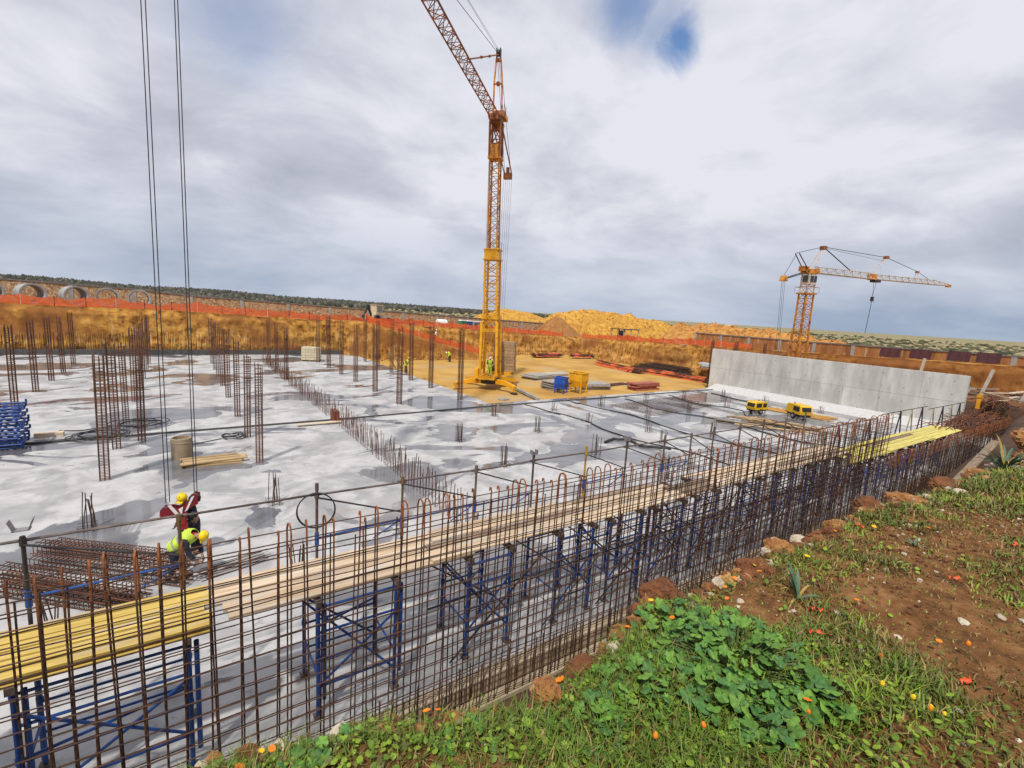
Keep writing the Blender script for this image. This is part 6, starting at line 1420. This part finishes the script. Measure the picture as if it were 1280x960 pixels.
mallow('mallow seedlings at the bottom edge left of the pale ochre stone', 1.02, 1.55, .22, .16, 22, .026, .05)
mallow('small mallow plant at the bottom left edge of the bank', .42, 1.78, .20, .12, 24, .030, .06)
# strap-leaved bulbs
SQ = leafmat('squill_leaf', (0.10, 0.17, 0.095), (0.06, 0.11, 0.06), rand=.15); SQY = leafmat('squill_dry', (0.40, 0.27, 0.07), (0.26, 0.17, 0.05), rand=.15)
def squill(label, u, v, leaves, z=None):
    t = thing('squill_plant', label, 'plant', (u, v, (bankz(u, v) if z is None else z)-.01))
    for (a, L_, up, w, dry) in leaves:
        n = 8; V = []; cx, cy = math.cos(a), math.sin(a)
        for i in range(n+1):
            s = i/n; r = L_*(1-up)*s+L_*.10*s*s; z_ = L_*up*s-(L_*.55*(1-up*.8))*s*s*s; ww = w*(1-s**2.2)*(.75+.25*math.sin(s*pi))+.0012
            c = (cx*r, cy*r, z_); V += [(c[0]-cy*ww, c[1]+cx*ww, c[2]+ww*.5), (c[0], c[1], c[2]), (c[0]+cy*ww, c[1]-cx*ww, c[2]+ww*.5)]
        F = []
        for i in range(n): b = i*3; F += [(b, b+1, b+4, b+3), (b+1, b+2, b+5, b+4)]
        put('leaf', np_mesh('leaf', V, F, [SQY if dry else SQ], smooth=True), t)
rr = random.uniform
squill('clump of bent blue green strap leaves with dry yellow ones on the bank', 3.35, 1.32, [(1.9, .34, .75, .014, 0), (1.1, .36, .70, .016, 0), (1.4, .40, .8, .016, 0), (.6, .34, .72, .015, 0), (-.5, .30, .3, .012, 0), (2.5, .36, .55, .010, 1), (2.8, .30, .6, .010, 1), (2.1, .28, .85, .012, 0), (-.2, .26, .6, .009, 1), (3.3, .25, .35, .009, 1)])
squill('tall thin blue green leaves rising at the bank edge before the rebar', 2.15, 1.78, [(1.2, .26, .9, .008, 0), (2.2, .30, .86, .008, 0), (2.8, .24, .7, .009, 0), (.3, .26, .55, .008, 0), (-.2, .3, .4, .007, 0), (1.7, .2, .9, .008, 0), (3.2, .2, .5, .008, 0)])
squill('dense clump of strap leaves at the far right edge of the bank', 9.7, 1.45, [(k*.42, rr(.5, .85), rr(.45, .85), .022, k % 6 == 5) for k in range(30)])
squill('small pale strap leaf rosette far along the bank', 5.06, 1.18, [(k*1.0, rr(.14, .2), rr(.4, .7), .010, k == 4) for k in range(6)])
squill('bottom left tuft of dry and green blades beside the rebar', -.8, 1.86, [(k*.8, rr(.2, .34), rr(.6, .9), .006, k % 2) for k in range(8)])
# tall dry stalks
for i, (u, v, h) in enumerate(((1.62, .98, .26), (1.52, 1.12, .22), (1.2, 1.2, .20), (1.95, .62, .22), (2.75, .78, .16), (2.98, .72, .14), (3.8, 1.85, .18), (.75, 1.86, .22), (1.28, 1.0, .22))):
    m = MB(); a = rr(-.35, .35); m.path([(0, 0, 0), (a*.04, .02, h*.5), (a*.2, .05*rr(-1, 1), h)], .0028, 4, r2=.0012); m.path([(a*.12, .02, h*.7), (a*.12+.02, .03, h*.85)], .0018, 4); tag(m.build('dry_stalk', SQY if i % 2 else STEM, None, loc=(u, v, bankz(u, v)-.01)), 'thin dry grass stalk standing up from the bank', 'stalk', 'thin stalks on the bank')
# marigolds
PO = leafmat('petal_orange', (0.82, 0.25, 0.012), (0.70, 0.17, 0.01), rand=.15); PY = leafmat('petal_yellow', (0.80, 0.52, 0.02), (0.70, 0.42, 0.02), rand=.1)
def flower_mesh(closed, m):
    mb = MB()
    if closed: mb.lathe([(.003, 0), (.009, .006), (.010, .015), (.006, .024), (.0, .027)], 9)
    else:
        for k in range(11):
            a = 2*pi*k/11; c, s = math.cos(a), math.sin(a); w = .0042
            mb.add([(c*.004-s*w*.5, s*.004+c*w*.5, .003), (c*.004+s*w*.5, s*.004-c*w*.5, .003), (c*.017+s*w, s*.017-c*w, .0075), (c*.020, s*.020, .007), (c*.017-s*w, s*.017+c*w, .0075)], [(0, 1, 2, 3, 4)])
        mb.lathe([(.006, .0), (.0065, .004), (.0, .007)], 8)
    return mb.mesh('flower_head', m)
FM = {(c, y): flower_mesh(c, PY if y else PO) for c in (0, 1) for y in (0, 1)}
mb = MB(); mb.path([(0, 0, -.06), (.003, .002, -.03), (0, 0, .002)], .0016, 4); mb.path([(.002, 0, -.03), (.02, .008, -.022)], .003, 3, r2=.0006); STM = mb.mesh('stem', STEM)
LMK = [('by the nearest orange rock on the bank edge', 1.4, 1.55), ('at the bottom left corner of the bank', .2, 1.9), ('by the pale ochre stone near the bottom', .8, 1.7), ('in front of the large mallow at the bottom', 1.7, .95), ('under the lower right leaves of the mallow', 2.3, .75), ('in the grass right of the mallow, near the bottom', 2.7, .48), ('beside the orange plastic strip', 3.0, 1.0), ('beside the bent leaf clump', 3.4, 1.4), ('behind the large mallow by the tall leaves', 2.2, 1.7), ('among the top leaves of the large mallow', 2.4, 1.42), ('by the rounded red clod on the rim', 3.3, 1.7), ('by the broad orange rock on the rim', 4.1, 1.7), ('on the grass beyond the brown path', 5.3, 1.4), ('at the lower right on bare soil', 3.45, .55)]
FL = [(0.88, 1.82, 0, 0), (0.85, 1.75, 0, 0), (2.31, 1.55, 0, 0), (2.37, 1.45, 0, 0), (1.46, 1.57, 0, 0), (1.45, 1.66, 1, 0), (1.76, 0.96, 1, 0), (1.58, 1.05, 1, 0), (2.23, 0.75, 1, 0), (2.34, 0.8, 0, 0), (2.64, 0.64, 1, 1), (2.7, 0.54, 1, 1), (2.73, 0.47, 1, 1), (2.65, 0.46, 1, 0), (2.68, 0.41, 1, 1), (2.98, 0.73, 1, 0), (3.44, 0.61, 0, 0), (3.47, 0.49, 1, 0), (2.54, 1.39, 0, 0), (2.6, 1.28, 0, 1), (2.08, 1.72, 0, 0), (0.27, 1.9, 0, 0), (0.21, 1.92, 0, 1), (0.14, 1.9, 0, 0), (2.85, 1.5, 0, 0), (2.4, 1.78, 0, 1), (3.4, 1.62, 0, 0), (3.2, 1.68, 0, 0), (3.9, 1.5, 0, 1), (4.2, 1.55, 0, 0), (4.4, 1.35, 0, 1), (4.6, 1.6, 0, 0), (5.2, 1.5, 0, 1), (5.5, 1.2, 0, 0), (3.5, 1.72, 0, 1), (4.0, 1.7, 0, 1), (6.2, 1.5, 0, 0), (2.98, 1.62, 0, 0), (3.6, 1.05, 0, 0)]
for (u, v, c, y) in FL:
    u += rr(-.03, .03); v += rr(-.02, .02); v = min(v, bank_edge(u)-.03)
    lm = min(LMK, key=lambda q: (q[1]-u)**2+(q[2]-v)**2)[0]
    t = thing('marigold', ('yellow' if y else 'orange')+(' closed' if c else ' open')+' marigold '+lm, 'flower', (u, v, bankz(u, v)+rr(.05, .085)), rr(0, 6), 'marigolds on the bank')
    t.rotation_euler = (rr(-.4, .4), rr(-.4, .4), rr(0, 6)); s = rr(.6, 1.0)*(1+.05*u); t.scale = (s, s, s)
    put('flower_head', FM[(c, y)], t); put('stem', STM, t)
# torn strips of orange barrier plastic
PL = mat('torn_orange_plastic', (0.80, 0.11, 0.03), (0.62, 0.07, 0.02), rough=.5, scale=20, rand=.1)
for (u, v, l, w, a, lab) in ((3.04, 1.05, .13, .024, -.75, 'longest torn strip of orange plastic in the grass right of the large mallow'), (3.28, 1.17, .08, .02, 2.2, 'forked strip of orange plastic below the bent leaf clump'), (3.21, .45, .08, .022, -.5, 'red orange plastic scrap at the lower right'), (4.52, .80, .08, .02, -.6, 'small red plastic scrap on the brown path'), (5.14, 1.60, .1, .03, .9, 'orange plastic scrap beside the pale stone on the rim'), (8.7, 1.17, .16, .06, .6, 'orange plastic scrap at the far right edge'), (5.75, .70, .1, .03, .1, 'red plastic scrap near the right edge of the brown path')):
    n = 7; V = []
    for i in range(n):
        s = i/(n-1)-.5; x = l*s; y = .012*math.sin(s*9+u); q = w*.5*(.5+.5*abs(math.cos(s*5+v*3)))
        for k in (-1, 1): V.append((x*math.cos(a)-(y+k*q)*math.sin(a), x*math.sin(a)+(y+k*q)*math.cos(a), .012+.012*math.sin(s*13+k)+rr(0, .01)))
    F = [(2*i, 2*i+1, 2*i+3, 2*i+2) for i in range(n-1)]; z = bankz(u, v)+.02
    me = np_mesh('plastic_scrap', V, F, [PL]); o = put('plastic_scrap', me, None, (u, v, z)); sd = o.modifiers.new('thickness', 'SOLIDIFY'); sd.thickness = .0015; tag(o, lab, 'plastic scrap')
m = MB(); m.lathe([(.028, 0), (.03, .05), (.02, .07), (.012, .075), (.012, .09)], 10); o = m.build('plastic_bottle', BLUEB, None, loc=(4.95, 1.92, bankz(4.95, 1.9)+.03)); o.rotation_euler = (1.2, 0, .5); tag(o, 'small crushed blue plastic bottle on the rim by the rebar', 'bottle')
